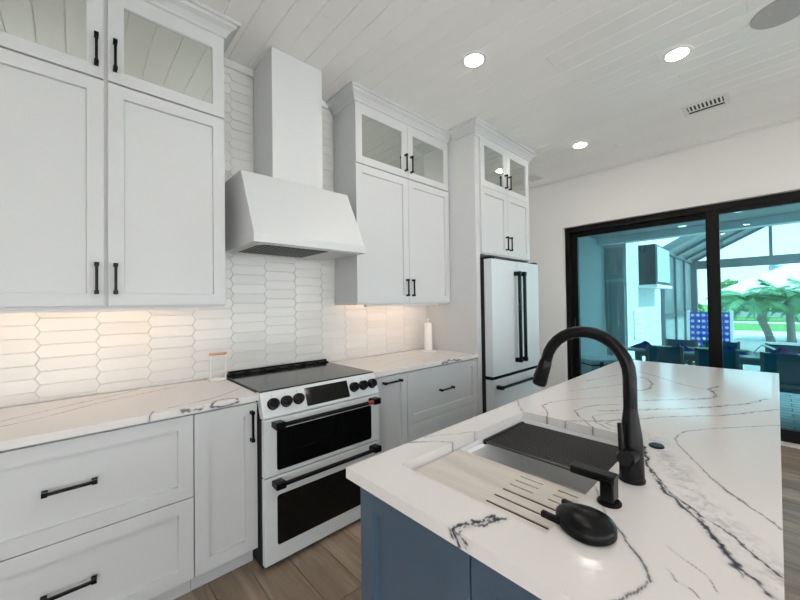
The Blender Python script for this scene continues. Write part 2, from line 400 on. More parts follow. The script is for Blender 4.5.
lightbar(-.40, .50, 'slim white light bar under the wall cabinet left of the hood')
lightbar(1.66, 2.50, 'slim white light bar under the wall cabinet by the fridge panel')
# tall fridge surround with a cupboard on top
X6 = 2.7182; YFC = -.662
t = thing('fridge_surround', 'tall white fridge surround with glass-topped cupboard doors over the fridge', 'cabinet', (3.16, -.33, 0))
XA = X6-.067
b = MB().box(XA, X6-.006, YFC+.0205, -.0005, .0012, CEIL-.0015); b.build('side_panel', M_cab, t, bevel=.0015)
XB = X6+.905
b = MB().box(XB+.006, XB+.03, YFC+.0205, -.0005, .0012, CEIL-.0015); b.build('side_panel', M_cab, t, bevel=.0015)
MB().box(X6-.005, XB+.005, YFC+.0205, -.0005, 1.835, CEIL-.0015).build('body', M_cab, t)
xm = (X6+XB)/2; g = .0016
door(t, X6, xm-g, 1.8465, ZM-g, YFC, xm-.036, 1.97, .14)
door(t, xm+g, XB, 1.8465, ZM-g, YFC, xm+.036, 1.97, .14)
door(t, X6, xm-g, ZM+g, ZT, YFC, xm-.036, 2.595, .14, glass=True)
door(t, xm+g, XB, ZM+g, ZT, YFC, xm+.036, 2.595, .14, glass=True)
crown(t, XA-.0025, XB+.0325, YFC+.010, -.3965, -.0015)
# base cabinets
YB = -.63; ZD1, ZD0 = .868, .108
def base(name, x0, x1, label, fronts):
    t = thing(name, label, 'cabinet', ((x0+x1)/2, -.3, 0))
    MB().box(x0+.001, x1-.001, YB+.0205, -.012, .105, .8825).build('body', M_cab, t)
    MB().box(x0+.001, x1-.001, -.55, -.53, .001, .105).build('toe_kick', M_cab, t)
    for f_ in fronts(t): pass
    return t
base('drawer_cabinet', -.416, .4045, 'white base cabinet with two wide drawers left of the range',
     lambda t: [door(t, -.414, .402, .488, ZD1, YB, -.012, .688, .155, False, name='drawer'), door(t, -.414, .402, ZD0, .484, YB, -.014, .30, .155, False, name='drawer')])
base('base_cabinet', .4045, .6955, 'narrow white base cabinet with an upright pull beside the range',
     lambda t: [door(t, .4065, .6935, ZD0, ZD1, YB, .664, .752, .158, name='door')])
base('pullout_cabinet', 1.4605, 1.7775, 'narrow white pull-out base cabinet between range and drawers',
     lambda t: [door(t, 1.4625, 1.7755, ZD0, ZD1, YB, 1.625, .826, .168, False, name='door', fr=.055)])
base('drawer_cabinet', 1.7775, 2.649, 'white base cabinet with small pulls between range and fridge panel',
     lambda t: [door(t, 1.7795, 2.647, .481, ZD1, YB, 2.212, .675, .165, False, name='drawer'), door(t, 1.7795, 2.647, ZD0, .477, YB, 2.212, .30, .165, False, name='drawer')])
# ------------------------------------------------------------------ veined worktops
def vnoise(x, y, seed):
    xi = np.floor(x).astype(np.int64); yi = np.floor(y).astype(np.int64); fx = x-xi; fy = y-yi; fx = fx*fx*(3-2*fx); fy = fy*fy*(3-2*fy)
    def h(a, b):
        n = (a*374761393+b*668265263+seed*974634777) & 0x7fffffff; n = ((n ^ (n >> 13))*1274126177) & 0x7fffffff
        return ((n ^ (n >> 16)) & 0xffff)/65535.
    return (h(xi, yi)*(1-fx)+h(xi+1, yi)*fx)*(1-fy)+(h(xi, yi+1)*(1-fx)+h(xi+1, yi+1)*fx)*fy
def fbm(x, y, s, seed, o=4):
    t = 0; a = .5; n = 0
    for k in range(o): t = t+a*vnoise(x*s*2**k+13.7*k, y*s*2**k+5.1*k, seed+k); n += a; a *= .72
    return t/n
def veins(pts, lines, clouds):
    """pts (n,2); lines: (polyline xy, width, strength, rag, gap)"""
    x, y = pts[:, 0], pts[:, 1]; dark = np.zeros(len(x)); grey = np.zeros(len(x))
    for k, (pl, wd, st, rag, gap) in enumerate(lines):
        pl = np.array(pl); lo = pl.min(0)-.06; hi = pl.max(0)+.06
        sel = np.where((x > lo[0]) & (x < hi[0]) & (y > lo[1]) & (y < hi[1]))[0]
        if not len(sel): continue
        px = x[sel]+rag*(fbm(x[sel], y[sel], 38, 11+k)-.5)*2; py = y[sel]+rag*(fbm(x[sel], y[sel], 38, 71+k)-.5)*2
        d = np.full(len(sel), 9.)
        for a, b in zip(pl[:-1], pl[1:]):
            ab = b-a; L = ab@ab+1e-12; tt = np.clip(((px-a[0])*ab[0]+(py-a[1])*ab[1])/L, 0, 1)
            d = np.minimum(d, np.hypot(px-a[0]-tt*ab[0], py-a[1]-tt*ab[1]))
        mod = fbm(x[sel], y[sel], 22, 131+k)
        w = wd*.62*(.35+1.3*mod)
        v = np.clip(1.6-d/np.maximum(w, 1e-5), 0, 1)*np.clip((mod-gap)*6+.3, 0.12, 1)*st
        dark[sel] = np.maximum(dark[sel], v); grey[sel] = np.maximum(grey[sel], .45*st*np.clip(1-d/(wd*4+.002), 0, 1)**2)
    for pl, wd, st in clouds:
        pl = np.array(pl); d = np.full(len(x), 9.)
        for a, b in zip(pl[:-1], pl[1:]):
            ab = b-a; L = ab@ab+1e-12; tt = np.clip(((x-a[0])*ab[0]+(y-a[1])*ab[1])/L, 0, 1); d = np.minimum(d, np.hypot(x-a[0]-tt*ab[0], y-a[1]-tt*ab[1]))
        nz = fbm(x, y, 60, 301, 5); nd = fbm(x, y, 150, 401, 2)
        grey = np.maximum(grey, st*np.clip(1-d/wd, 0, 1)*np.clip((nz-.42)*4, 0, 1)); dark = np.maximum(dark, .6*st*np.clip(1-d/wd, 0, 1)*np.clip((nd-.74)*9, 0, 1))
    return np.clip(dark, 0, 1), np.clip(grey, 0, 1)
def slab(name, xs, ys, z0, z1, hole, lines, clouds, ease=.003):
    """stone slab on a fine grid; hole = (ix0, ix1, iy0, iy1) grid lines cut out; the vein pattern runs over the edges"""
    nx, ny = len(xs), len(ys); X, Y = np.meshgrid(xs, ys, indexing='ij'); idx = np.arange(nx*ny).reshape(nx, ny)
    q = np.stack([idx[:-1, :-1], idx[1:, :-1], idx[1:, 1:], idx[:-1, 1:]], -1); keep = np.ones((nx-1, ny-1), bool)
    if hole: keep[hole[0]:hole[1], hole[2]:hole[3]] = False
    V = [np.stack([X.ravel(), Y.ravel(), np.full(nx*ny, z1)], -1)]; faces = [q[keep]]; n = nx*ny
    top = V[0][:, :2]; P2 = [top]
    def skirt(ids, inner=False):
        nonlocal n
        ids = np.array(ids); m = len(ids); c = V[0][ids].copy(); pp = c[:, :2]
        x_, y_ = pp[:, 0], pp[:, 1]; out = np.zeros_like(pp)
        if not inner:
            out[:, 0] = np.where(np.isclose(x_, xs[0]), -1, np.where(np.isclose(x_, xs[-1]), 1, 0)); out[:, 1] = np.where(np.isclose(y_, ys[0]), -1, np.where(np.isclose(y_, ys[-1]), 1, 0))
        prev = ids; rows = 7
        for k in range(1, rows+1):
            lo = c.copy(); dz = (z1-z0)*k/rows; lo[:, 2] = z1-dz; V.append(lo); P2.append(pp+out*dz); b = np.arange(m)+n; n += m
            i = np.arange(m); j = (i+1) % m; faces.append(np.stack([prev[i], b[i], b[j], prev[j]], -1)); prev = b
        return prev
    loop = list(idx[:, 0])+list(idx[-1, 1:])+list(idx[-2::-1, -1])+list(idx[0, -2:0:-1])
    lb = skirt(loop)
    if hole:
        a, b, c, d = hole
        hl = list(idx[a:b+1, c])+list(idx[b, c+1:d+1])+list(idx[b-1:a-1 if a else None:-1, d])+list(idx[a, d-1:c:-1])
        skirt(hl[::-1], True)
    V = np.concatenate(V); P2 = np.concatenate(P2); fs = np.concatenate(faces).tolist()
    if not hole: fs.append(lb.tolist())
    org = np.array([(xs[0]+xs[-1])/2, (ys[0]+ys[-1])/2, z0]); me = bpy.data.meshes.new(name); me.from_pydata((V-org).tolist(), [], fs); me.update()
    dk, gr = veins(P2, lines, clouds); at = me.color_attributes.new('vein', 'FLOAT_COLOR', 'POINT')
    at.data.foreach_set('color', np.stack([dk, gr, dk*0, dk*0+1], -1).astype(np.float32).ravel())
    import bmesh
    bm = bmesh.new(); bm.from_mesh(me); bmesh.ops.recalc_face_normals(bm, faces=bm.faces); bm.to_mesh(me); bm.free()
    me.materials.append(M_stone); o = bpy.data.objects.new(name, me); COL.objects.link(o); o.location = org; ORG[o] = tuple(org)
    return o
ZC = .914
YC = -.6565
def px(*p): return [tuple(on(2, u, v, ZC)[:2]) for u, v in p]
def pxf(*p):      # points on the front edge of a wall counter, unfolded
    return [(q.x, YC-(ZC-q.z)) for q in (on(1, u, v, YC) for u, v in p)]
def pxi(*p):      # points on the near end edge of the island, unfolded
    return [(.5557-(ZC-q.z), q.y) for q in (on(0, u, v, .5557) for u, v in p)]
lines_l = [
    (px((0, 421.5), (45, 411), (84, 402), (138, 390)), .0042, .85, .010, .36),
    (px((-30, 433), (15, 423.6), (51, 415.5), (96, 403.5), (174, 387)), .0036, .75, .010, .40),
    (px((168, 408), (210, 399), (228, 393), (262, 380)), .0036, .6, .010, .42),
    (px((183, 409), (200, 406))+pxf((202, 407)), .007, .8, .02, .42),
    (pxf((212, 408), (211.5, 405)), .004, 1, .004, .0),
    (px((211.5, 404), (216, 400.5), (228, 398.5), (238, 398.5)), .0045, 1, .008, .1),
    (pxf((212, 406.5), (222, 407), (232, 404.5), (239, 401.5)), .0045, 1, .006, .1),
    (pxf((149, 424), (150, 416)), .0035, 1, .003, 0), (px((150, 415), (154, 411)), .003, .8, .003, 0)]
sl = slab('countertop', np.linspace(-.416, .696, 340), np.linspace(YC, -.0115, 200), .8835, ZC, None, lines_l, [])
tag(sl, 'white veined quartz worktop over the wide drawers left of the range', 'worktop')
lines_r = [(pxf((446, 362.5), (452, 365), (458, 362), (463, 361)), .007, 1, .014, .2), (px((444, 361), (450, 359.5), (463, 357.5)), .008, .9, .02, .3), (px((385, 365), (405, 359), (440, 352), (470, 348)), .002, .5, .006, .4),
           (px((372, 362), (392, 357), (420, 353)), .002, .45, .006, .4)]
sl = slab('countertop', np.linspace(1.4605, XA-.001, 220), np.linspace(YC, -.0115, 130), .8835, ZC, None, lines_r, [])
tag(sl, 'white veined quartz worktop between the range and the fridge panel', 'worktop')
# ------------------------------------------------------------------ island
IX0, IX1, IY1, IY0 = .5557, 3.14, -1.687, -2.546
SX0, SX1, SY1, SY0 = .676, 1.3674, -1.790, -2.220
def lin(a, b, st): return np.linspace(a, b, max(2, int(round((b-a)/st))+1))
xs = np.concatenate([lin(IX0, SX0, .003)[:-1], lin(SX0, SX1, .0035)[:-1], lin(SX1, 1.8, .004)[:-1], lin(1.8, IX1, .007)])
ys = np.concatenate([lin(IY0, SY0, .003)[:-1], lin(SY0, SY1, .0035)[:-1], lin(SY1, IY1, .004)])
ih = [int(np.argmin(abs(xs-SX0))), int(np.argmin(abs(xs-SX1))), int(np.argmin(abs(ys-SY0))), int(np.argmin(abs(ys-SY1)))]
L = []
def vn(w, st, rag, gap, *p): L.append((px(*p), w, st, rag, gap))
vn(.0055, 1, .012, .30, (643, 446), (650, 471), (662, 488), (675, 500), (698, 519), (721, 544), (737.5, 567), (758, 583), (776, 599))
vn(.0032, .9, .010, .36, (652, 470), (670, 492), (690, 508), (712, 533), (726, 552), (745, 578))
vn(.0030, .95, .010, .30, (683, 502), (704, 518), (725, 531), (754, 554), (782, 577))
vn(.0018, .75, .006, .33, (779, 425), (740, 427), (704, 429), (683, 432), (675, 438), (680, 447), (687.5, 454), (704, 471), (725, 489.6), (758, 512), (782, 530))
vn(.0030, .8, .006, .40, (712, 478), (728, 492), (745, 503))
vn(.0050, .75, .014, .34, (632, 401.2), (671.8, 399.6), (701, 399), (714.5, 397.4), (716, 394), (708, 389), (719, 386.5))
vn(.0050, .7, .014, .36, (600, 411), (640, 409.8), (687.5, 408.6), (716.8, 406.4), (746, 404), (768, 399))
vn(.0035, .7, .012, .34, (560, 421), (600, 421), (641.4, 418.8), (653.8, 417.6), (676, 416.5), (721, 415.4), (746, 413), (778, 409.6))
vn(.0045, .55, .012, .38, (638, 371.5), (656, 376), (676, 382.8), (700, 388.5), (720, 391))
vn(.0050, .6, .012, .30, (640, 377), (648, 379), (653, 384), (649, 389), (636, 391))
vn(.0026, .85, .006, .30, (610, 520), (621, 533), (633, 550), (646, 567), (651, 582), (640, 591), (620, 599), (590, 606))
vn(.0012, .7, .005, .40, (667, 569), (677, 581), (696, 592), (702, 599))
vn(.0012, .7, .005, .40, (667, 546), (680, 556), (692, 565), (708, 577), (717, 592))
vn(.0016, .6, .005, .40, (586, 472), (596, 489), (606, 513))
vn(.0042, 1, .016, .34, (459, 543), (453, 533), (455, 527), (466, 525), (476, 524), (490, 521.5), (504, 518))
vn(.0036, 1, .014, .38, (462, 541), (458, 531), (470, 527), (486, 525), (505, 519))
vn(.0030, .85, .012, .40, (457, 530), (475, 522), (492, 517))
vn(.0026, .85, .006, .36, (403, 443.5), (415, 442), (432.5, 441.4), (453.5, 442), (457, 447))
vn(.0022, .7, .008, .40, (425, 437), (440, 434.8), (457, 434), (475, 431.6), (471, 441))
vn(.0022, .8, .006, .32, (517, 399), (519, 405), (522, 411))
vn(.0030, .85, .008, .32, (552, 402), (543, 405), (547.5, 412), (546, 421))
vn(.0026, .8, .006, .32, (620, 404.5), (600, 405), (585, 407), (575, 410.5), (580, 417), (588, 424), (598, 432), (612, 437), (626, 440))
vn(.0022, .7, .006, .36, (626, 413), (606, 413.5), (592, 416), (597, 423), (610, 429), (626, 432))
vn(.0022, .65, .006, .36, (626, 419), (611, 420.5), (606, 423.5), (614, 426.5), (626, 427))
vn(.0022, .6, .006, .40, (552, 402), (575, 399), (605, 397.5), (640, 395))
vn(.0030, .5, .010, .42, (570, 391), (600, 387), (625, 384))
vn(.0030, .45, .010, .42, (586, 381), (606, 377), (622, 374))
vn(.0018, .5, .006, .42, (600, 440), (620, 448), (634, 455))
vn(.0040, 1, .016, .34, (452, 531), (457, 527), (480, 519.5), (496, 516))
L.append((pxi((453, 531), (456, 536), (459, 546)), .006, 1, .012, .2)); L.append((pxi((449, 528), (453, 538)), .003, .9, .008, .3))
cl = [(px((655, 440), (690, 490), (740, 540), (790, 590)), .05, .6), (px((630, 425), (670, 455), (690, 480)), .04, .45)]
isl_top = slab('island_countertop', xs, ys, .8835, ZC, ih, L, cl)
tag(isl_top, 'white veined quartz island worktop with the sink cut into it', 'worktop')
t = thing('kitchen_island', 'slate blue kitchen island base with recessed panels under the white worktop', 'island', (1.85, -2.11, 0))
bx0, bx1, by0, by1 = .597, 3.02, -2.495, -1.722
m = MB()
m.box(bx0, .66, by0, by1, .10, .8825); m.box(1.385, bx1, by0, by1, .10, .8825); m.box(.66, 1.385, by1-.035, by1, .10, .8825); m.box(.66, 1.385, by0, -2.25, .10, .8825); m.box(.66, 1.385, -2.25, by1-.035, .10, .6)
m.build('body', M_blue, t)
MB().box(bx0+.07, bx1-.07, by0+.07, by1-.07, .001, .10).build('plinth', M_blue, t)
mpx = lambda a, d, z: (d, -a, z)
for a, b_ in ((1.7265, 2.1035), (2.1075, 2.4905)):
    shaker(MB(), a, b_, .108, .874, bx0-.021, fr=.058, rec=.015, mp=mpx).build('panel', M_blue, t)
n = 4; wd = (bx1-bx0-.01)/n
mpy = lambda a, d, z: (a, -d, z)
for k in range(n):
    for far in (0, 1):
        a = bx0+.005+k*wd+.002
        if far: shaker(MB(), a, a+wd-.004, .108, .874, -(by1+.021), fr=.058, mp=lambda q, d, z: (q, -d, z)).build('panel', M_blue, t)
        else: shaker(MB(), a, a+wd-.004, .108, .874, by0-.021, fr=.058).build('panel', M_blue, t)
# sink
t = thing('kitchen_sink', 'white undermount workstation sink set into the island worktop', 'sink', ((SX0+SX1)/2, (SY0+SY1)/2, .65))
m = MB()
def rr(x0, x1, y0, y1, r, z, n=5):
    out = []
    for cx, cy, a0 in ((x1-r, y1-r, 0), (x0+r, y1-r, 90), (x0+r, y0+r, 180), (x1-r, y0+r, 270)):
        for k in range(n+1):
            a = math.radians(a0+90*k/n); out.append((cx+r*math.cos(a), cy+r*math.sin(a), z))
    return out
rings = [rr(SX0-.012, SX1+.012, SY0-.012, SY1+.012, .012, .8825), rr(SX0+.002, SX1-.002, SY0+.002, SY1-.002, .012, .8825), rr(SX0+.003, SX1-.003, SY0+.003, SY1-.003, .012, .866), rr(SX0+.018, SX1-.018, SY0+.018, SY1-.018, .012, .864),
         rr(SX0+.02, SX1-.02, SY0+.02, SY1-.02, .014, .862), rr(SX0+.026, SX1-.026, SY0+.026, SY1-.026, .02, .68), rr(SX0+.045, SX1-.045, SY0+.045, SY1-.045, .03, .664), rr(SX0+.3, SX1-.3, SY0+.16, SY1-.16, .03, .66),
         ]
low = [rr(SX0-.012, SX1+.012, SY0-.012, SY1+.012, .012, .872), rr(SX0+.012, SX1-.012, SY0+.012, SY1-.012, .014, .855), rr(SX0+.018, SX1-.018, SY0+.018, SY1-.018, .02, .66), rr(SX0+.3, SX1-.3, SY0+.16, SY1-.16, .03, .650)]
allr = low[::-1]+rings; k = len(allr[0])
m.v = sum(allr, [])
for i in range(len(allr)-1):
    for j in range(k): m.f.append((i*k+j, i*k+(j+1) % k, (i+1)*k+(j+1) % k, (i+1)*k+j))
m.f.append(tuple(range(k))[::-1]); m.f.append(tuple((len(allr)-1)*k+j for j in range(k)))
m.build('basin', M_sink, t, smooth=True)
MB().lathe((1.02, -2.0, .6602), [(.052, 0), (.055, .002), (.045, .004), (.02, .003)], 24).build('drain', M_steel, t, smooth=True)
# cutting board with slots (a real plate with slotted holes cut as a grid)
def board():
    x0, x1, y0, y1 = .684, .931, -2.206, -1.800; z0, z1 = .8645, .8865
    sl = [(.731, .739, -2.196, -2.036), (.769, .777, -2.19, -2.036), (.808, .816, -2.19, -2.036)]
    sl += [(a, a+.0055, -2.104, -2.036) for a in (.843, .872, .900)]+[(a, a+.0055, -2.194, -2.143) for a in (.843, .872, .900)]
    gx = sorted({x0, x1}.union(*[{a, b} for a, b, c, d in sl])); gy = sorted({y0, y1}.union(*[{c, d} for a, b, c, d in sl]))
    def solid(i, j):
        if i < 0 or j < 0 or i >= len(gx)-1 or j >= len(gy)-1: return False
        cx, cy = (gx[i]+gx[i+1])/2, (gy[j]+gy[j+1])/2
        return not any(a < cx < b and c < cy < d for a, b, c, d in sl)
    m = MB()
    for i in range(len(gx)-1):
        for j in range(len(gy)-1):
            if not solid(i, j): continue
            a, b, c, d = gx[i], gx[i+1], gy[j], gy[j+1]
            m.add([(a, c, z1), (b, c, z1), (b, d, z1), (a, d, z1)], [(0, 1, 2, 3)]); m.add([(a, c, z0), (b, c, z0), (b, d, z0), (a, d, z0)], [(3, 2, 1, 0)])
            for (di, dj, p, q) in ((-1, 0, (a, d), (a, c)), (1, 0, (b, c), (b, d)), (0, -1, (a, c), (b, c)), (0, 1, (b, d), (a, d))):
                if not solid(i+di, j+dj): m.add([(*p, z0), (*q, z0), (*q, z1), (*p, z1)], [(0, 1, 2, 3)])
    t = thing('cutting_board', 'pale wooden cutting board with drain slots spanning the island sink', 'cutting board', ((x0+x1)/2, (y0+y1)/2, z0))
    m.build('board', M_board, t)
    for a, b, c, d in sl: box('slot_fill', M_black, a, b, c, d, z0+.003, z1-.0025, t)  # black fill set inside each slot
board()
t = thing('drying_rack', 'black roll-up drying rack of thin rods laid across the island sink', 'rack', (1.19, -2.0, .8645))
yr0, yr1 = -2.214, -1.797
for k in range(18):
    xk = 1.072+k*(1.340-1.072)/17
    MB().tube([(xk, yr0, .8725), (xk, yr1, .8725)], .0048, 8).build('rod', mat('rack_silicone', (.018, .018, .02), .45) if k else mat('rod_edge', (.08, .08, .085), .3, .5), t, smooth=True)
for yy in (yr0, yr1-.012): MB().box(1.066, 1.346, yy, yy+.012, .8645, .8795).build('end_strip', M_black, t, bevel=.002)
# faucet
def faucet():
    bx, by = 1.033, -2.279
    t = thing('kitchen_faucet', 'tall matte black gooseneck faucet beside the island sink', 'faucet', (bx, by, ZC))
    MB().lathe((bx, by, ZC), [(.0305, .0005), (.0305, .006), (.0285, .008), (.028, .03), (.0275, .07), (.026, .11), (.0205, .15), (.0165, .18), (.015, .20)], 28).build('body', M_black, t, smooth=True)
    c = (by+.112, 1.178); pts = [(bx, by, 1.09), (bx, by, 1.14)]
    for k in range(15):
        a = math.radians(180-k*12.0); pts.append((bx, c[0]+.112*math.cos(a), c[1]+.112*math.sin(a)))
    p = Vector(pts[-1]); q = Vector(pts[-2]); d = (p-q).normalized()
    MB().tube(pts, .0163, 18).build('gooseneck', M_black, t, smooth=True)
    h = MB().tube([p, p+d*.006, p+d*.008, p+d*.03, p+d*.076, p+d*.083], [.0163, .0165, .018, .0195, .0215, .0195], 20).build('spray_head', M_black, t, smooth=True)
    e = p+d*.035; s = Vector((0, -1, 0)).cross(d); s = Vector((-.3, -.9, .1)); s = (s-d*s.dot(d)).normalized()
    MB().tube([p+d*.022-Vector((0, -1, 0))*.016, p+d*.06-Vector((0, -1, 0))*.0195], .006, 8).build('spray_button', M_black, h, smooth=True)
    hx, hy, hz = bx-.046, by+.002, .984
    hb = MB().tube([(bx-.01, by-.003, hz), (hx, hy, hz), (hx-.005, hy-.0015, hz)], [.0205, .021, .0185], 18).build('valve', M_black, t, smooth=True)
    MB().tube([(hx+.004, hy+.008, hz+.008), (hx+.005, hy+.010, hz+.05), (hx+.006, hy+.012, hz+.082)], [.0075, .0068, .0062], 12).build('lever', M_black, hb, smooth=True)
faucet()
# soap dispenser
sx_, sy_ = .880, -2.272
t = thing('soap_dispenser', 'black flat-spouted soap dispenser between the sink and the faucet', 'soap dispenser', (sx_, sy_, ZC))
MB().lathe((sx_, sy_, ZC), [(.0255, .0005), (.0255, .004), (.022, .007), (.016, .008)], 28).build('flange', M_black, t, smooth=True)
MB().box(sx_-.020, sx_+.020, sy_-.0145, sy_+.0145, ZC+.007, ZC+.060).build('body', M_black, t, bevel=.004)
MB().box(sx_-.017, sx_+.017, sy_-.0155, sy_+.082, ZC+.048, ZC+.066).build('spout', M_black, t, bevel=.003)
tag(MB().lathe((1.322, -2.274, ZC), [(.021, .0005), (.021, .004), (.018, .0065), (.008, .0065)], 24).build('disposal_button', M_black, smooth=True), 'round black push button set in the island worktop behind the faucet', 'button')
# domed black tool
def dome():
    cx, cy = .744, -2.270
    t = thing('dish_scrubber', 'black egg-shaped domed scrubber with two prongs lying beside the slotted board', 'scrubber', (cx, cy, ZC))
    m = MB(); n = 32; prof = [(.94, 0.0005), (1, .004), (1, .017), (.97, .021), (.88, .026), (.7, .0315), (.45, .0355), (.2, .0375), (.02, .038)]
    ax = Vector((.18, .98, 0)).normalized(); ay = Vector((ax.y, -ax.x, 0))
    for r, z in prof:
        for j in range(n):
            a = 2*math.pi*j/n; ca, sa = math.cos(a), math.sin(a)
            rx = .056*(1+.12*max(0, ca)**2); ry = .050*(1-.10*ca)
            p = Vector((cx, cy, ZC+z))+ax*(rx*ca*r)+ay*(ry*sa*r); m.v.append(tuple(p))
    for i in range(len(prof)-1):
        for j in range(n): m.f.append((i*n+j, i*n+(j+1) % n, (i+1)*n+(j+1) % n, (i+1)*n+j))
    m.f.append(tuple(range(n))[::-1]); m.f.append(tuple((len(prof)-1)*n+j for j in range(n)))
    m.build('dome', M_black, t, smooth=True)
    for s in (-1, 1):
        c = Vector((cx, cy, ZC+.010))+ax*.052+ay*(s*.032); c2 = c+ax*.024+ay*(s*.006)
        MB().bar(c-ax*.02, c2, .012, .012).build('prong', M_black, t, bevel=.002)
dome()
# ------------------------------------------------------------------ range
def cooker():
    x0, x1, yf = .7005, 1.4565, -.700
    t = thing('range', 'white double-oven electric range with black glass cooktop and black handles', 'range', ((x0+x1)/2, -.35, 0))
    MB().box(x0+.001, x1-.001, yf+.035, -.03, .012, .78).box(x0+.001, x1-.001, -.598, -.03, .78, .9145).build('body', M_gap, t)
    for xx in (x0+.04, x1-.04):
        for yy in (-.62, -.08): MB().lathe((xx, yy, 0), [(.018, .0005), (.018, .013)], 12).build('foot', M_gap, t)
    MB().box(x0+.0015, x1-.0015, -.645, -.035, .9155, .9235).build('cooktop', M_cook, t, bevel=.002)
    m = MB(); m.tube([(x0+.02, -.052, .937), (x1-.02, -.052, .937)], .0145, 12); b = m.build('back_vent', M_black, t, smooth=True)
    MB().box(x0+.004, x1-.004, -.07, -.034, .924, .932).build('vent_base', M_black, t, bevel=.003)
    for k in range(7):
        xx = x0+.06+k*.1; MB().box(xx, xx+.055, -.0705, -.06, .931, .941).build('vent_slot', M_gap, b)
    # sloped control panel
    def face(z): return yf-.0005+(z-.792)*.4265
    MB().prism([(yf+.0, .792), (yf+.004, .785), (yf+.05, .785), (-.60, .895), (-.60, .9175), (face(.918)+.006, .9185), (face(.910), .910)], 0, x0, x1).build('control_panel', M_appl, t, bevel=.002)
    nrm = Vector((0, -1, .4265)).normalized()
    def kp(z, d): return Vector((0, face(z), z))+nrm*d
    def screen(xa, xb, za, zb, nm, mm, d):
        p = MB(); pts = []
        for q in (.0003, d):
            for xx, zz in ((xa, za), (xb, za), (xb, zb), (xa, zb)):
                c = kp(zz, q); pts.append((xx, c.y, c.z))
        p.add(pts, [(3, 2, 1, 0), (4, 5, 6, 7), (0, 1, 5, 4), (1, 2, 6, 5), (2, 3, 7, 6), (3, 0, 4, 7)]); return p.build(nm, mm, t)
    screen(.948, 1.232, .806, .9, 'display', M_blackgl, .003)
    for xx in (.760, .832, .902, 1.273, 1.344, 1.414):
        c = kp(.853, 0); c.x = xx
        k_ = MB().tube([c+nrm*.0005, c+nrm*.006, c+nrm*.0065, c+nrm*.03, c+nrm*.034], [.031, .031, .0275, .026, .022], 24).build('knob', M_black, t, smooth=True)
        up = Vector((0, .42, 1)).normalized()
        MB().bar(c+nrm*.036-up*.02, c+nrm*.036+up*.02, .007, .006, up=nrm).build('knob_grip', M_black, k_)
        c2 = kp(.893, .0004); MB().tube([c2+Vector((xx, 0, 0)), c2+Vector((xx, 0, 0))+nrm*.0008], .0022, 8).build('knob_mark', M_gap, t)
    def oven(z0, z1, wz0, wz1, hz, red):
        d = MB().box(x0+.0015, x1-.0015, yf, yf+.034, z0, z1).build('oven_door', M_appl, t, bevel=.004)
        pl = [(x0+.068, wz0), (x1-.068, wz0), (x1-.068, wz1), (x0+.068, wz1)]
        # window with rounded corners
        r = .014; p2 = []
        for cx, cz, a0 in ((x1-.068-r, wz1-r, 0), (x0+.068+r, wz1-r, 90), (x0+.068+r, wz0+r, 180), (x1-.068-r, wz0+r, 270)):
            for q in range(5): a = math.radians(a0+22.5*q); p2.append((cx+r*math.cos(a), cz+r*math.sin(a)))
        MB().prism(p2, 1, yf-.0025, yf+.001).build('oven_window', M_blackgl, d)
        h = MB().tube([(x0+.05, yf-.055, hz), (x1-.05, yf-.055, hz)], .0115, 14)
        hd = h.build('handle', M_black, d, smooth=True)
        for sx in (0, 1):
            xa = x0+.038 if not sx else x1-.038-.052
            MB().prism([(yf-.001, hz-.016), (yf-.068, hz-.019), (yf-.07, hz-.014), (yf-.07, hz+.014), (yf-.066, hz+.019), (yf-.001, hz+.014)], 0, xa, xa+.052).build('handle_mount', M_black, d, bevel=.004)
        if red:
            xa = x1-.09-.024; MB().tube([(xa-.02, yf-.055, hz), (xa+.022, yf-.055, hz)], .0125, 14).build('badge', M_red, d, smooth=True, label='small red copper badge on the handle')
    oven(.483, .781, .507, .722, .757, True)
    oven(.030, .477, .118, .378, .452, False)
cooker()
# ------------------------------------------------------------------ hood
def hood():
    x0, x1 = .716, 1.468; cx0, cx1 = .908, 1.264
    t = thing('range_hood', 'white tapered wall hood with a tall chimney above the range', 'hood', ((x0+x1)/2, -.28, 1.735))
    c = [(-.0105, 1.745), (-.545, 1.738), (-.545, 1.785), (-.335, 2.196), (-.0105, 2.196)]
    # canopy: shell open below
    MB().prism(c, 0, x0, x1).build('canopy', M_hood, t, bevel=.002)
    MB().box(x0-.004, x1+.004, -.551, -.0105, 1.735, 1.787).build('lip', M_hood, t, bevel=.002)
    MB().box(cx0, cx1, -.336, -.0105, 2.192, CEIL-.0012).build('chimney', M_hood, t, bevel=.0015)
    MB().box(x0+.035, x1-.035, -.52, -.06, 1.7305, 1.7345).build('under_plate', M_hood, t)
    xa = x0+.05
    f_ = MB().box(xa, xa+.44, -.50, -.12, 1.7285, 1.7312).build('filter', M_gap, t)
    for j in range(14): MB().box(xa+.006+j*.031, xa+.016+j*.031, -.49, -.13, 1.7262, 1.729).build('baffle', mat('baffle_steel', (.12, .12, .12), .35, .8), f_)
    for k in range(2): MB().lathe((x0+.05+k*(x1-x0-.1), -.49, 1.7285), [(.02, 0), (.022, .0022)], 16).build('hood_lamp', M_white, t)
hood()
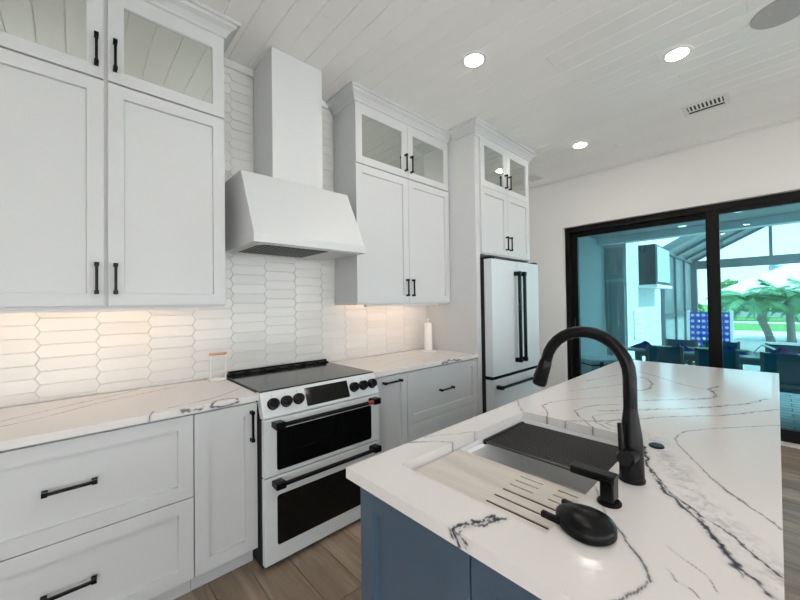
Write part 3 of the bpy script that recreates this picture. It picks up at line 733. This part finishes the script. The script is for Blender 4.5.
# ------------------------------------------------------------------ fridge
def fridge():
    x0, x1, yf = X6+.002, X6+.902, -.757; xm = 3.175
    t = thing('refrigerator', 'white french-door refrigerator with black handles beside the tall panel', 'refrigerator', ((x0+x1)/2, -.4, 0))
    MB().box(x0, x1, -.665, -.03, .02, 1.772).build('body', M_gap, t)
    MB().box(x0+.02, x1-.02, -.66, -.1, .001, .02).build('base_grille', M_gap, t)
    zt, zb = 1.782, .702
    for a, b_, hx in ((x0+.004, xm-.002, xm-.048), (xm+.002, x1-.002, xm+.048)):
        d = MB().box(a, b_, yf, -.672, zb, zt).build('door', M_fridge, t, bevel=.004)
        MB().bar((hx, yf-.052, .795), (hx, yf-.052, 1.68), .030, .024, up=(0, 1, 0)).build('handle', M_black, d, bevel=.003)
        for zz in (.795, 1.638): MB().box(hx-.020, hx+.020, yf-.067, yf+.001, zz, zz+.042).build('handle_mount', M_black, d, bevel=.003)
    d = MB().box(x0+.004, x1-.002, yf, -.672, .08, .672).build('freezer_drawer', M_fridge, t, bevel=.004)
    MB().tube([(x0+.05, yf-.052, .605), (x1-.05, yf-.052, .605)], .0135, 12).build('handle', M_black, d, smooth=True)
    for xx in (x0+.045, x1-.08): MB().box(xx, xx+.035, yf-.066, yf+.001, .588, .622).build('handle_mount', M_black, d, bevel=.003)
    MB().box(x0+.001, x0+.075, -.745, -.60, 1.7825, 1.802).build('hinge_cover', M_black, t, bevel=.003)
    MB().box(x1-.075, x1-.001, -.745, -.60, 1.7825, 1.802).build('hinge_cover', M_black, t, bevel=.003)
    MB().box(x0+.002, x1-.002, yf+.012, -.672, .673, .700).build('middle_rail', M_black, t)
fridge()
# ------------------------------------------------------------------ things on the counters
nx0, nx1, ny = .597, .690, -.10
t = thing('napkin_holder', 'small white napkin holder with a copper rod on top by the range', 'napkin holder', ((nx0+nx1)/2, ny, ZC))
m = MB(); m.box(nx0, nx1, ny-.03, ny+.03, ZC+.0005, ZC+.016); m.build('base', M_white, t, bevel=.003)
for xx in (nx0+.004, nx1-.004): MB().tube([(xx, ny-.022, ZC+.014), (xx, ny-.022, ZC+.168)], .0052, 10).build('upright', M_white, t, smooth=True)
MB().tube([(nx0-.002, ny-.022, ZC+.168), (nx1+.002, ny-.022, ZC+.168)], .008, 12).build('rod', M_copper, t, smooth=True)
tx_, ty_ = 2.462, -.20
t = thing('paper_towel_holder', 'white paper towel roll on an upright stand beside the fridge panel', 'towel holder', (tx_, ty_, ZC))
MB().lathe((tx_, ty_, ZC), [(.075, .0005), (.075, .010), (.07, .013), (.02, .014)], 28).build('base', M_white, t, smooth=True)
MB().lathe((tx_, ty_, ZC+.016), [(.037, 0), (.039, .004), (.039, .258), (.037, .262), (.02, .262)], 28).build('roll', M_paper, t, smooth=True)
MB().lathe((tx_, ty_, ZC+.014), [(.006, 0), (.006, .29), (.012, .294), (.012, .304), (.006, .308)], 16).build('post', M_white, t, smooth=True)
# ------------------------------------------------------------------ ceiling fixtures
can0 = None
cans = [((1.97, -1.141), 'lit recessed ceiling light above the floor between range and island'), ((2.934, -2.111), 'lit recessed ceiling light above the far half of the island'), ((3.868, -1.127), 'lit recessed ceiling light in front of the white end wall by the fridge')]
cans += [((x, y), 'added out-of-view recessed ceiling light over the open room behind the island') for x, y in ((1.0, -2.11), (-.95, -2.11), (.05, -3.1), (-2.0, -1.6), (-1.0, -3.6), (-2.3, -3.4), (2.9, -4.2), (1.0, -4.8), (-1.0, -4.8), (4.1, -3.6))]  # out-of-view ceiling lights added to brighten the room
for (x, y), lb in cans:
    t = thing('recessed_light', lb, 'light', (x, y, CEIL-.006), group='round recessed ceiling lights')
    m = MB(); n = 28; zt = CEIL-.0008
    pr = [(.086, zt), (.084, zt-.004), (.064, zt-.005), (.062, zt-.001)]
    m.v = [(x+r*math.cos(2*math.pi*j/n), y+r*math.sin(2*math.pi*j/n), z) for r, z in pr for j in range(n)]
    m.f = [(i*n+j, i*n+(j+1) % n, ((i+1) % 4)*n+(j+1) % n, ((i+1) % 4)*n+j) for i in range(4) for j in range(n)]
    m.build('trim_ring', M_white, t, smooth=True)
    MB().lathe((x, y, zt-.0042), [(.0605, 0), (.0605, .003)], 28).build('lens', M_can, t)
x, y = 2.95, -2.60
t = thing('ceiling_speaker', 'round grey grille speaker set flush in the plank ceiling', 'speaker', (x, y, CEIL-.006))
MB().lathe((x, y, CEIL-.0055), [(.13, 0), (.134, .0045)], 40).build('grille', mat('speaker_grille', (.45, .45, .45), .6, noise=(400, .3)), t)
MB().lathe((x-.03, y+.05, CEIL-.0075), [(.006, 0), (.007, .002)], 12).build('badge', M_steel, t)
x, y = 3.885, -2.155
t = thing('air_vent', 'rectangular white air vent with dark louvres in the plank ceiling', 'vent', (x, y, CEIL-.012))
m = MB(); hx, hy = .115, .155
for a in ((x-hx, x+hx, y-hy, y-hy+.035), (x-hx, x+hx, y+hy-.035, y+hy), (x-hx, x-hx+.035, y-hy+.035, y+hy-.035), (x+hx-.035, x+hx, y-hy+.035, y+hy-.035)): m.box(a[0], a[1], a[2], a[3], CEIL-.008, CEIL-.0008)
m.build('frame', M_white, t, bevel=.002)
MB().box(x-hx+.035, x+hx-.035, y-hy+.035, y+hy-.035, CEIL-.0025, CEIL-.0008).build('duct', M_gap, t)
for k in range(9):
    yy = y-hy+.05+k*(2*hy-.1)/8; MB().bar((x-hx+.035, yy, CEIL-.007), (x+hx-.035-.06, yy, CEIL-.007), .013, .0025, up=(0, .6, 1)).build('louvre', M_white, t)
MB().box(x+hx-.09, x+hx-.08, y-hy+.035, y+hy-.035, CEIL-.009, CEIL-.0026).build('divider', M_white, t)
x, y = 4.40, -.32
t = thing('small_air_vent', 'small grey ceiling vent in the corner above the fridge', 'vent', (x, y, CEIL-.012))
MB().box(x-.14, x+.14, y-.09, y+.09, CEIL-.008, CEIL-.0008).build('frame', M_white, t, bevel=.003)
for k in range(5): MB().box(x-.11, x+.11, y-.065+k*.03, y-.055+k*.03, CEIL-.0105, CEIL-.0081).build('louvre', mat('vent_grey', (.45, .44, .43), .5), t)
# ------------------------------------------------------------------ outside: covered patio
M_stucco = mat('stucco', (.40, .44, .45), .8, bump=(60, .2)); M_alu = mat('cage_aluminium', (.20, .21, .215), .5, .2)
M_paver = vary('paver', (.55, .56, .54), .12, .7); M_teal = mat('sling_fabric', (.06, .27, .37), .8, noise=(90, .2)); M_taupe = mat('chair_frame', (.42, .44, .42), .5)
M_cloth = mat('blue_cloth', (.04, .09, .42), .85); M_tbl = mat('table_sky_tone', (.70, .74, .76), .3)  # table colour lightened in place of sky reflected on its top
pf = struct(box('floor_patio', mat('paver_sand', (.30, .30, .28), .9), XE+.22, 16.4, -9, .4, -.16, -.022))
pme = MB().add([(-.148, -.073, 0), (.148, -.073, 0), (.148, .073, 0), (-.148, .073, 0), (-.145, -.070, .02), (.145, -.070, .02), (.145, .070, .02), (-.145, .070, .02)], [(4, 5, 6, 7), (0, 1, 5, 4), (1, 2, 6, 5), (2, 3, 7, 6), (3, 0, 4, 7)]).mesh('paver'); pme.materials.append(M_paver)
for i in range(19):
    for j in range(9):
        inst('paver', pme, M_paver, pf, (5.18+i*.15, -3.4+j*.3+(.15 if i % 2 else 0), -.0215), (0, 0, math.pi/2))
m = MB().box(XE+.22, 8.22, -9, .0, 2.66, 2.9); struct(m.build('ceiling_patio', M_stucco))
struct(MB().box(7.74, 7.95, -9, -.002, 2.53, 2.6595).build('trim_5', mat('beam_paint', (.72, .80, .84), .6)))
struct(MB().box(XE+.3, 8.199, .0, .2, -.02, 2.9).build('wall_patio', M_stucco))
t = thing('outdoor_kitchen_wall', 'pale outdoor kitchen wall block with tall cupboard doors beyond the patio', 'wall', (9.7, -.1, -.02))
MB().box(8.2, 11.2, -.40, .3, -.02, 2.6595).build('block', mat('sunlit_stucco', (.62, .68, .70), .8), t)  # paler copy of the stucco, sunlight put into the block's colour
mq = lambda a, d, z: (d, -a, z)
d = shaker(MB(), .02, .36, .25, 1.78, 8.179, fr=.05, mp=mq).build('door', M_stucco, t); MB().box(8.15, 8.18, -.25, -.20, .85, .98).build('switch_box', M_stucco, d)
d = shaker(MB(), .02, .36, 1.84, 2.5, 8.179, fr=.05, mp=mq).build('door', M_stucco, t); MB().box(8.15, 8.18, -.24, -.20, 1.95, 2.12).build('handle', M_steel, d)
m = MB()
for k in range(6): m.box(8.62, 9.25, -.425, -.401, .55+k*.11, .63+k*.11)
m.build('louvre', M_white, t)  # added slats standing in for a lit white niche with shelves
t = thing('outdoor_hood', 'dark boxy outdoor vent hood mounted on the sunlit patio wall', 'hood', (9.7, -.55, 1.70))
MB().box(9.13, 10.55, -.72, -.401, 1.73, 2.62).build('body', mat('hood_dark', (.02, .024, .026), .5), t)
MB().box(9.25, 10.5, -.735, -.7205, 1.80, 2.58).build('side_panel', mat('hood_sunlit_side', (.5, .55, .57), .4, .5), t)  # lighter panel puts the sun on this side into the colour
MB().box(9.05, 10.6, -.76, -.401, 1.665, 1.728).build('ledge', M_white, t)
t = thing('television', 'slim black television mounted on the shaded patio wall', 'television', (6.1, -.05, 1.05))
MB().box(5.62, 6.5, -.085, -.04, 1.25, 1.98).build('panel', M_blackgl, t, bevel=.004); MB().box(5.9, 6.2, -.0395, -.001, 1.5, 1.75).build('bracket', M_gap, t)
t = thing('wall_speaker', 'small dark speaker high on the shaded patio wall', 'speaker', (5.75, -.06, 2.18))
MB().box(5.68, 5.9, -.16, -.03, 2.18, 2.42).build('cabinet', M_gap, t, bevel=.02); MB().box(5.76, 5.82, -.03, -.001, 2.27, 2.33).build('bracket', M_gap, t)
def soffit(x, y, lb):
    t = thing('patio_light', lb, 'light', (x, y, 2.65), group='patio ceiling lights')
    MB().lathe((x, y, 2.653), [(.07, 0), (.08, .006)], 20).build('trim_ring', M_white, t); MB().lathe((x, y, 2.650), [(.055, 0), (.058, .003)], 20).build('lens', mat('patio_lens', (1, 1, 1), .4, emit=((1, 1, 1), 5)), t)
soffit(7.56, -1.435, 'small round patio ceiling light close to the outer beam'); soffit(6.945, -2.178, 'small round patio ceiling light set back from the outer beam')
# cooler
t = thing('cooler', 'white hard cooler with dark latches on the patio floor', 'cooler', (6.22, -.58, -.001), math.radians(-38), local=True)
MB().box(-.36, .36, -.2, .2, .03, .37).build('tub', M_white, t, bevel=.02); MB().box(-.37, .37, -.21, .21, .385, .46).build('lid', M_white, t, bevel=.02)
MB().box(-.365, .365, -.205, .205, .37, .385).build('gasket', M_gap, t)
for xx in (-.2, .2): MB().box(xx-.025, xx+.025, -.232, -.2005, .30, .43).build('latch', M_gap, t, bevel=.005)
for xx in (-.3, .24):
    for yy in (-.15, .09): MB().box(xx, xx+.06, yy, yy+.06, .001, .0305).build('foot', M_gap, t)
cu = bpy.data.curves.new('lettering', 'FONT'); cu.body = 'YETI'; cu.size = .11; cu.extrude = .002; cu.align_x = 'CENTER'
tmp = bpy.data.objects.new('tmp', cu); COL.objects.link(tmp); dg = bpy.context.evaluated_depsgraph_get(); me = bpy.data.meshes.new_from_object(tmp.evaluated_get(dg)); bpy.data.objects.remove(tmp)
o = bpy.data.objects.new('lettering', me); COL.objects.link(o); me.materials.clear(); me.materials.append(M_gap); o.parent = t; o.rotation_euler = (math.pi/2, 0, 0); o.location = (0, -.203, .18)
# table and chairs
t = thing('patio_table', 'long grey patio dining table on the covered patio', 'table', (5.83, -2.3, 0))
for k in range(6): MB().box(5.47+k*.121, 5.587+k*.121, -3.6, -1.08, .695, .72).build('slat', M_tbl, t, bevel=.003)
MB().box(5.52, 6.14, -3.5, -1.18, .63, .6945).build('apron', M_taupe, t)
for xx in (5.53, 6.07):
    for yy in (-3.5, -1.25): MB().box(xx, xx+.07, yy, yy+.07, -.001, .63).build('leg', M_taupe, t)
def chair():
    t = thing('patio_chair', '', 'chair', (0, 0, 0), local=True, group='blue sling chairs at the patio table')
    w = .178
    for s in (-1, 1):
        MB().bar((-.24, s*w, 0), (-.27, s*w, .81), .03, .03, up=(1, 0, 0)).build('leg', M_taupe, t, bevel=.003)
        MB().bar((.24, s*w, 0), (.22, s*w, .62), .03, .03, up=(1, 0, 0)).build('leg', M_taupe, t, bevel=.003)
        MB().bar((-.255, s*w, .60), (.24, s*w, .635), .035, .02).build('armrest', M_taupe, t, bevel=.003)
    MB().box(-.25, .235, -w+.01, w-.01, .40, .425).build('seat', M_teal, t, bevel=.004)
    MB().add([(-.258, -w+.012, .50), (-.258, w-.012, .50), (-.272, w-.012, .80), (-.272, -w+.012, .80), (-.246, -w+.012, .50), (-.246, w-.012, .50), (-.260, w-.012, .80), (-.260, -w+.012, .80)], [(0, 1, 2, 3), (7, 6, 5, 4), (0, 4, 5, 1), (2, 6, 7, 3), (1, 5, 6, 2), (0, 3, 7, 4)]).build('backrest', M_teal, t)
    MB().bar((-.255, -w, .47), (-.255, w, .47), .025, .03).build('back_rail', M_taupe, t)
    return t
c0 = chair(); c0['label'] = 'blue sling patio chair on the house side of the patio table'; c0.location = (5.57, -1.555, -.001)
ORD = ('first', 'second', 'third', 'fourth')
c0['label'] = 'first blue sling patio chair from the shaded wall, house side of the table'
for k, y in enumerate((-2.05, -2.60, -3.15)): copy_tree(c0, (5.57, y, -.001), ORD[k+1]+' blue sling patio chair from the shaded wall, house side of the table')
for k, y in enumerate((-1.56, -2.0, -2.62, -3.15)): copy_tree(c0, (6.12, y, -.001), ORD[k]+' blue sling patio chair from the shaded wall, garden side of the table', math.pi)
def bundle(x, y, s, lb):
    m = MB(); n = 40; k = 14
    rs = random.Random(int(x*100-y*10))
    ph = [rs.uniform(0, 6) for _ in range(6)]
    for i in range(k+1):
        f_ = i/k
        for j in range(n):
            a = 2*math.pi*j/n; r = s*(1-f_)*(1+.22*math.sin(3*a+ph[0])+.14*math.sin(5*a+ph[1])+.1*math.sin(8*a+ph[2]+f_*3))
            z = .0008+s*.85*(math.sin(f_*1.5)**1.5)*(1+.3*math.sin(2*a+ph[3])*(1-f_))*(.75+.25*math.sin(4*a+ph[4]+f_*5)) if i else .0008
            m.v.append((x+r*math.cos(a)*.8, y+r*math.sin(a)*1.35, .72+max(z, .0008)))
    for i in range(k):
        for j in range(n): m.f.append((i*n+j, i*n+(j+1) % n, (i+1)*n+(j+1) % n, (i+1)*n+j))
    m.f.append(tuple(range(n))[::-1])
    tag(m.build('cloth_bundle', M_cloth, smooth=True), lb, 'cloth', 'blue cloth bundles on the patio table')
for y, s, lb in ((-1.26, .115, 'crumpled blue cloth at the wall end of the patio table'), (-1.66, .115, 'crumpled blue cloth next to the end cloth on the patio table'), (-2.12, .11, 'crumpled blue cloth between the green plate and white sheet'), (-2.58, .13, 'crumpled blue cloth past the white folded sheet on the patio table')):
    bundle(5.72, y, s, lb)
M_green = mat('green_glaze', (.10, .45, .08), .4)
for y, lb in ((-1.86, 'green plate between the blue cloths on the patio table'), (-2.20, 'green plate beside the white folded sheet on the patio table')):
    tag(MB().lathe((5.98, y, .7205), [(.07, 0), (.12, .018), (.125, .02), (.12, .021), (.07, .005)], 28).build('plate', M_green, smooth=True), lb, 'plate', 'green plates')
tag(MB().prism([(-2.62, .722), (-2.61, .727), (-2.41, .825), (-2.335, .727), (-2.335, .722), (-2.41, .815)], 0, 5.95, 6.16).build('reflection_wedge', M_white), 'white folded sheet standing in for a bright reflection on the patio table', 'wedge')  # white tent shape put in for a bright reflection
# four-in-a-row game
def game():
    X = 12.0; ya, yb = -.90, -1.70; z0, z1 = .12, 1.05
    t = thing('row_game', 'giant blue four-in-a-row game with white rings beyond the patio table', 'game', (X, -1.3, -.02))
    nc, nr = 7, 6; dy = (ya-yb)/nc; dz = (z1-z0)/nr
    m = MB(); n = 12
    for sgn in (-1, 1):
        for i in range(nc):
            for j in range(nr):
                cy = yb+(i+.5)*dy; cz = z0+(j+.5)*dz; vs = []; r = min(dy, dz)*.36
                for k in range(n):
                    a = 2*math.pi*(k+.5)/n; q = max(abs(math.cos(a)), abs(math.sin(a)))
                    vs.append((X+sgn*.03, cy+math.cos(a)/q*dy/2, cz+math.sin(a)/q*dz/2)); vs.append((X+sgn*.03, cy+r*math.cos(a), cz+r*math.sin(a)))
                m.add(vs, [(2*k, 2*((k+1) % n), 2*((k+1) % n)+1, 2*k+1) for k in range(n)])
    m.build('grid', mat('game_blue', (.02, .06, .45), .4), t)
    for i in range(nc):
        for j in range(nr):
            if (i*3+j*5) % 9 < 8:
                cy = yb+(i+.5)*dy; cz = z0+(j+.5)*dz; MB().tube([(X-.012, cy, cz), (X+.012, cy, cz)], .052, 12).build('disc', M_white, t)
    for yy in (ya+.035, yb-.035):
        MB().box(X-.04, X+.04, yy-.03, yy+.03, -.02, 1.1).build('side_post', M_white, t); MB().box(X-.35, X+.35, yy-.03, yy+.03, -.022, .045).build('foot', M_white, t)
game()
# screen cage
def screen_mat():
    m = bpy.data.materials.new('insect_screen'); m.use_nodes = True; n = m.node_tree.nodes; l = m.node_tree.links; n.clear()
    o = n.new('ShaderNodeOutputMaterial'); mx = n.new('ShaderNodeMixShader'); tr = n.new('ShaderNodeBsdfTransparent'); df = n.new('ShaderNodeBsdfDiffuse'); df.inputs[0].default_value = (.36, .38, .39, 1)
    mx.inputs[0].default_value = .72; l.new(tr.outputs[0], mx.inputs[1]); l.new(df.outputs[0], mx.inputs[2]); l.new(mx.outputs[0], o.inputs[0]); return m
M_screen = screen_mat()
def cage():
    t = thing('screen_cage', 'grey aluminium pool cage framing the far edge of the patio', 'cage', (14, -4, 0))
    X = 16.0; ze = 2.76; ys_ = -.42
    for xx in (11.35, 12.9, 14.4, X): MB().box(xx-.06, xx+.06, ys_-.06, ys_+.06, -.02, ze).build('post', M_alu, t)
    for xx, w in ((X, .14),): MB().box(xx-w, xx+w, ys_-.16, ys_+.06, -.02, ze).build('corner_post', M_alu, t)
    for yy in (-4.6, -7.0): MB().box(X-.05, X+.05, yy-.05, yy+.05, -.02, ze+1.0).build('post', M_alu, t)
    MB().box(X-.05, X+.05, -2.48, -2.40, ze, ze+1.3).build('upright', M_alu, t)
    MB().box(X-.08, X+.08, -9, ys_, ze-.29, ze).build('eave_beam', M_alu, t); MB().box(11.3, X, ys_-.06, ys_+.06, ze-.1, ze+.02).build('side_beam', M_alu, t)
    MB().box(11.3, X, ys_-.03, ys_+.03, .92, 1.0).build('chair_rail', M_alu, t)
    for xx in (11.6, 13.1, 14.6, X): MB().bar((xx, ys_, ze), (xx, -3.2, 4.25), .1, .16).build('rafter', M_alu, t)
    px_ = (11.41, 12.84, 12.96, 14.34, 14.46, 15.86)
    for k in range(3): MB().box(px_[2*k], px_[2*k+1], ys_-.004, ys_+.004, 0, ze-.1).build('screen', M_screen, t)
    rx = (11.6, 13.1, 14.6, X)
    for k in range(3):
        vs_ = []
        for dz in (-.004, .004):
            for xx, f_ in ((rx[k]+.05, .02), (rx[k+1]-.05, .02), (rx[k+1]-.05, 1), (rx[k]+.05, 1)): vs_.append((xx, ys_+(-3.2-ys_)*f_, ze+(4.25-ze)*f_+dz))
        MB().add(vs_, [(3, 2, 1, 0), (4, 5, 6, 7), (0, 1, 5, 4), (1, 2, 6, 5), (2, 3, 7, 6), (3, 0, 4, 7)]).build('screen', M_screen, t)
    for f_ in (.33, .66, 1): MB().bar((11.3, ys_+(-3.2-ys_)*f_, ze+(4.25-ze)*f_), (X, ys_+(-3.2-ys_)*f_, ze+(4.25-ze)*f_), .06, .08).build('purlin', M_alu, t)
cage()
# ------------------------------------------------------------------ garden and street
struct(box('ground', mat('lawn', (.10, .26, .05), .9, noise=(8, .4)), 16.4, 160, -80, 80, -.6, -.3))
struct(box('road', mat('road', (.60, .61, .60), .8), 17.2, 25.5, -80, 80, -.299, -.27))
struct(box('pavement', mat('far_pavement', (.66, .64, .62), .8), 33.5, 36, -80, 80, -.299, -.26))
M_frond = mat('palm_leaf', (.10, .27, .12), .55, noise=(6, .35)); M_trunk = mat('palm_trunk', (.22, .20, .17), .85, bump=(30, .5)); M_leaf = vary('leaf', (.17, .33, .11), .25, .6)
def frond_mesh(Lf, droop, seed):
    rs = random.Random(seed); m = MB(); n = 26; pts = []
    for i in range(n+1):
        f_ = i/n; pts.append(Vector((Lf*f_*(1-.16*f_*f_), 0, Lf*(.30*f_-droop*f_**2.2))))
    m.tube(pts, [.022*(1-.85*i/n)+.002 for i in range(n+1)], 5)
    for i in range(2, n+1):
        p = pts[i]; d = (pts[min(i+1, n)]-pts[i-1]).normalized(); f_ = i/n; ll = Lf*.30*math.sin(math.pi*min(1, f_*.85+.12))
        for s in (-1, 1):
            for h in (0,):
                q = p-d*(h*Lf/n); dr = (d*.75+Vector((0, s*.8, -.35-rs.random()*.25))).normalized(); tip = q+dr*ll*(.85+.3*rs.random()); wv = d.cross(dr).cross(dr).normalized()*.021
                mid = q+dr*ll*.5; m.add([q-wv*.6, mid-wv, tip, mid+wv, q+wv*.6], [(0, 1, 2, 3, 4)])
    me = m.mesh('frond'); me.materials.append(M_frond); return me
FR = [frond_mesh(1.9, .55, 1), frond_mesh(1.7, .85, 2), frond_mesh(1.5, .25, 3)]
def palm(x, y, h, lean, lb, sc=1.):
    t = thing('palm_tree', lb, 'tree', (x, y, -.3)); pts = []; n = 9
    for i in range(n): f_ = i/(n-1); pts.append((x+lean[0]*f_**1.4, y+lean[1]*f_**1.4, -.302+h*f_))
    MB().tube(pts, [.13-.03*i/n+(.02 if i == 0 else 0) for i in range(n)], 12).build('trunk', M_trunk, t, smooth=True)
    top = pts[-1]
    for k in range(17):
        o = inst('frond', FR[k % 3], M_frond, t, top, (random.uniform(-.2, .2), random.uniform(-.75, .25), k*2.399)); o.scale = (sc,)*3
palm(19.4, -2.35, 1.55, (-.2, .55), 'palm tree with a leaning thin trunk beyond the pool cage')
palm(19.6, -2.9, 1.6, (0, .05), 'palm tree with a straight trunk beyond the pool cage')
palm(21.0, -3.9, 1.7, (0, .1), 'palm tree growing behind the straight palm at the roadside')
def shrub(x, y, r, h, lb, nm='shrub', z=-.3, n=1300, ls=.16):
    m = MB(); rs = random.Random(int(x*10+y*7))
    for i in range(n):
        a = rs.uniform(0, 6.283); e = math.asin(rs.uniform(-.25, 1)); rr_ = rs.uniform(.72, 1.08)
        c = Vector((x+r*rr_*math.cos(a)*math.cos(e), y+r*rr_*math.sin(a)*math.cos(e), z+h*.5+h*.5*rr_*math.sin(e)))
        u = Vector((rs.gauss(0, 1), rs.gauss(0, 1), rs.gauss(0, 1))).normalized(); w = u.orthogonal().normalized()
        m.add([c-u*ls, c+w*ls*.5, c+u*ls, c-w*ls*.5], [(0, 1, 2, 3)])
    t = thing(nm, lb, 'plant', (x, y, z)); f_ = m.build('foliage', M_leaf, t); f_['kind'] = 'stuff'
    for k in range(3): MB().tube([(x, y, z-.002), (x+r*.3*math.cos(k*2.1), y+r*.3*math.sin(k*2.1), z+h*.5)], [.06, .03], 7).build('stem', M_trunk, t)
for k in range(9):
    y = 7.2-k*2.25; shrub(37.6+(k % 2)*.5, y, .95, 1.9+.3*math.sin(k*2.3), ('first', 'second', 'third', 'fourth', 'fifth', 'sixth', 'seventh', 'eighth', 'ninth')[k]+' leafy hedge shrub across the road, counted from the screened patio side', n=900, ls=.13)
shrub(66, 2.0, 1.6, 4.3, 'round green tree rising behind the white roof', 'tree', -.3, 900, .3)
t = thing('house', 'white house with a broad pale hipped roof across the road', 'house', (54, -12, -.3))
MB().box(46, 62, -30, 1.4, -.302, 1.9).build('wall', mat('house_wall', (.8, .8, .78), .8), t)
m = MB(); m.add([(45, -31.5, 1.8), (63, -31.5, 1.8), (63, 2.4, 1.8), (45, 2.4, 1.8), (54, -20.5, 7.4), (54, -8.6, 7.4)], [(0, 3, 2, 1), (0, 4, 5, 3), (2, 5, 4, 1), (0, 1, 4), (3, 5, 2)])
m.build('roof', mat('white_roof', (.84, .84, .84), .7), t)
for yy in (-18, -12, -6, -1): MB().box(45.9, 46.02, yy, yy+1.8, .3, 1.4).build('window', mat('far_glass', (.1, .13, .15), .2), t)
MB().lathe((49.8, -2.5, 4.2), [(.5, 0), (.5, .35), (.4, .6), (.15, .75)], 16).build('roof_vent', mat('vent_cap', (.3, .34, .36), .6), t, smooth=True)
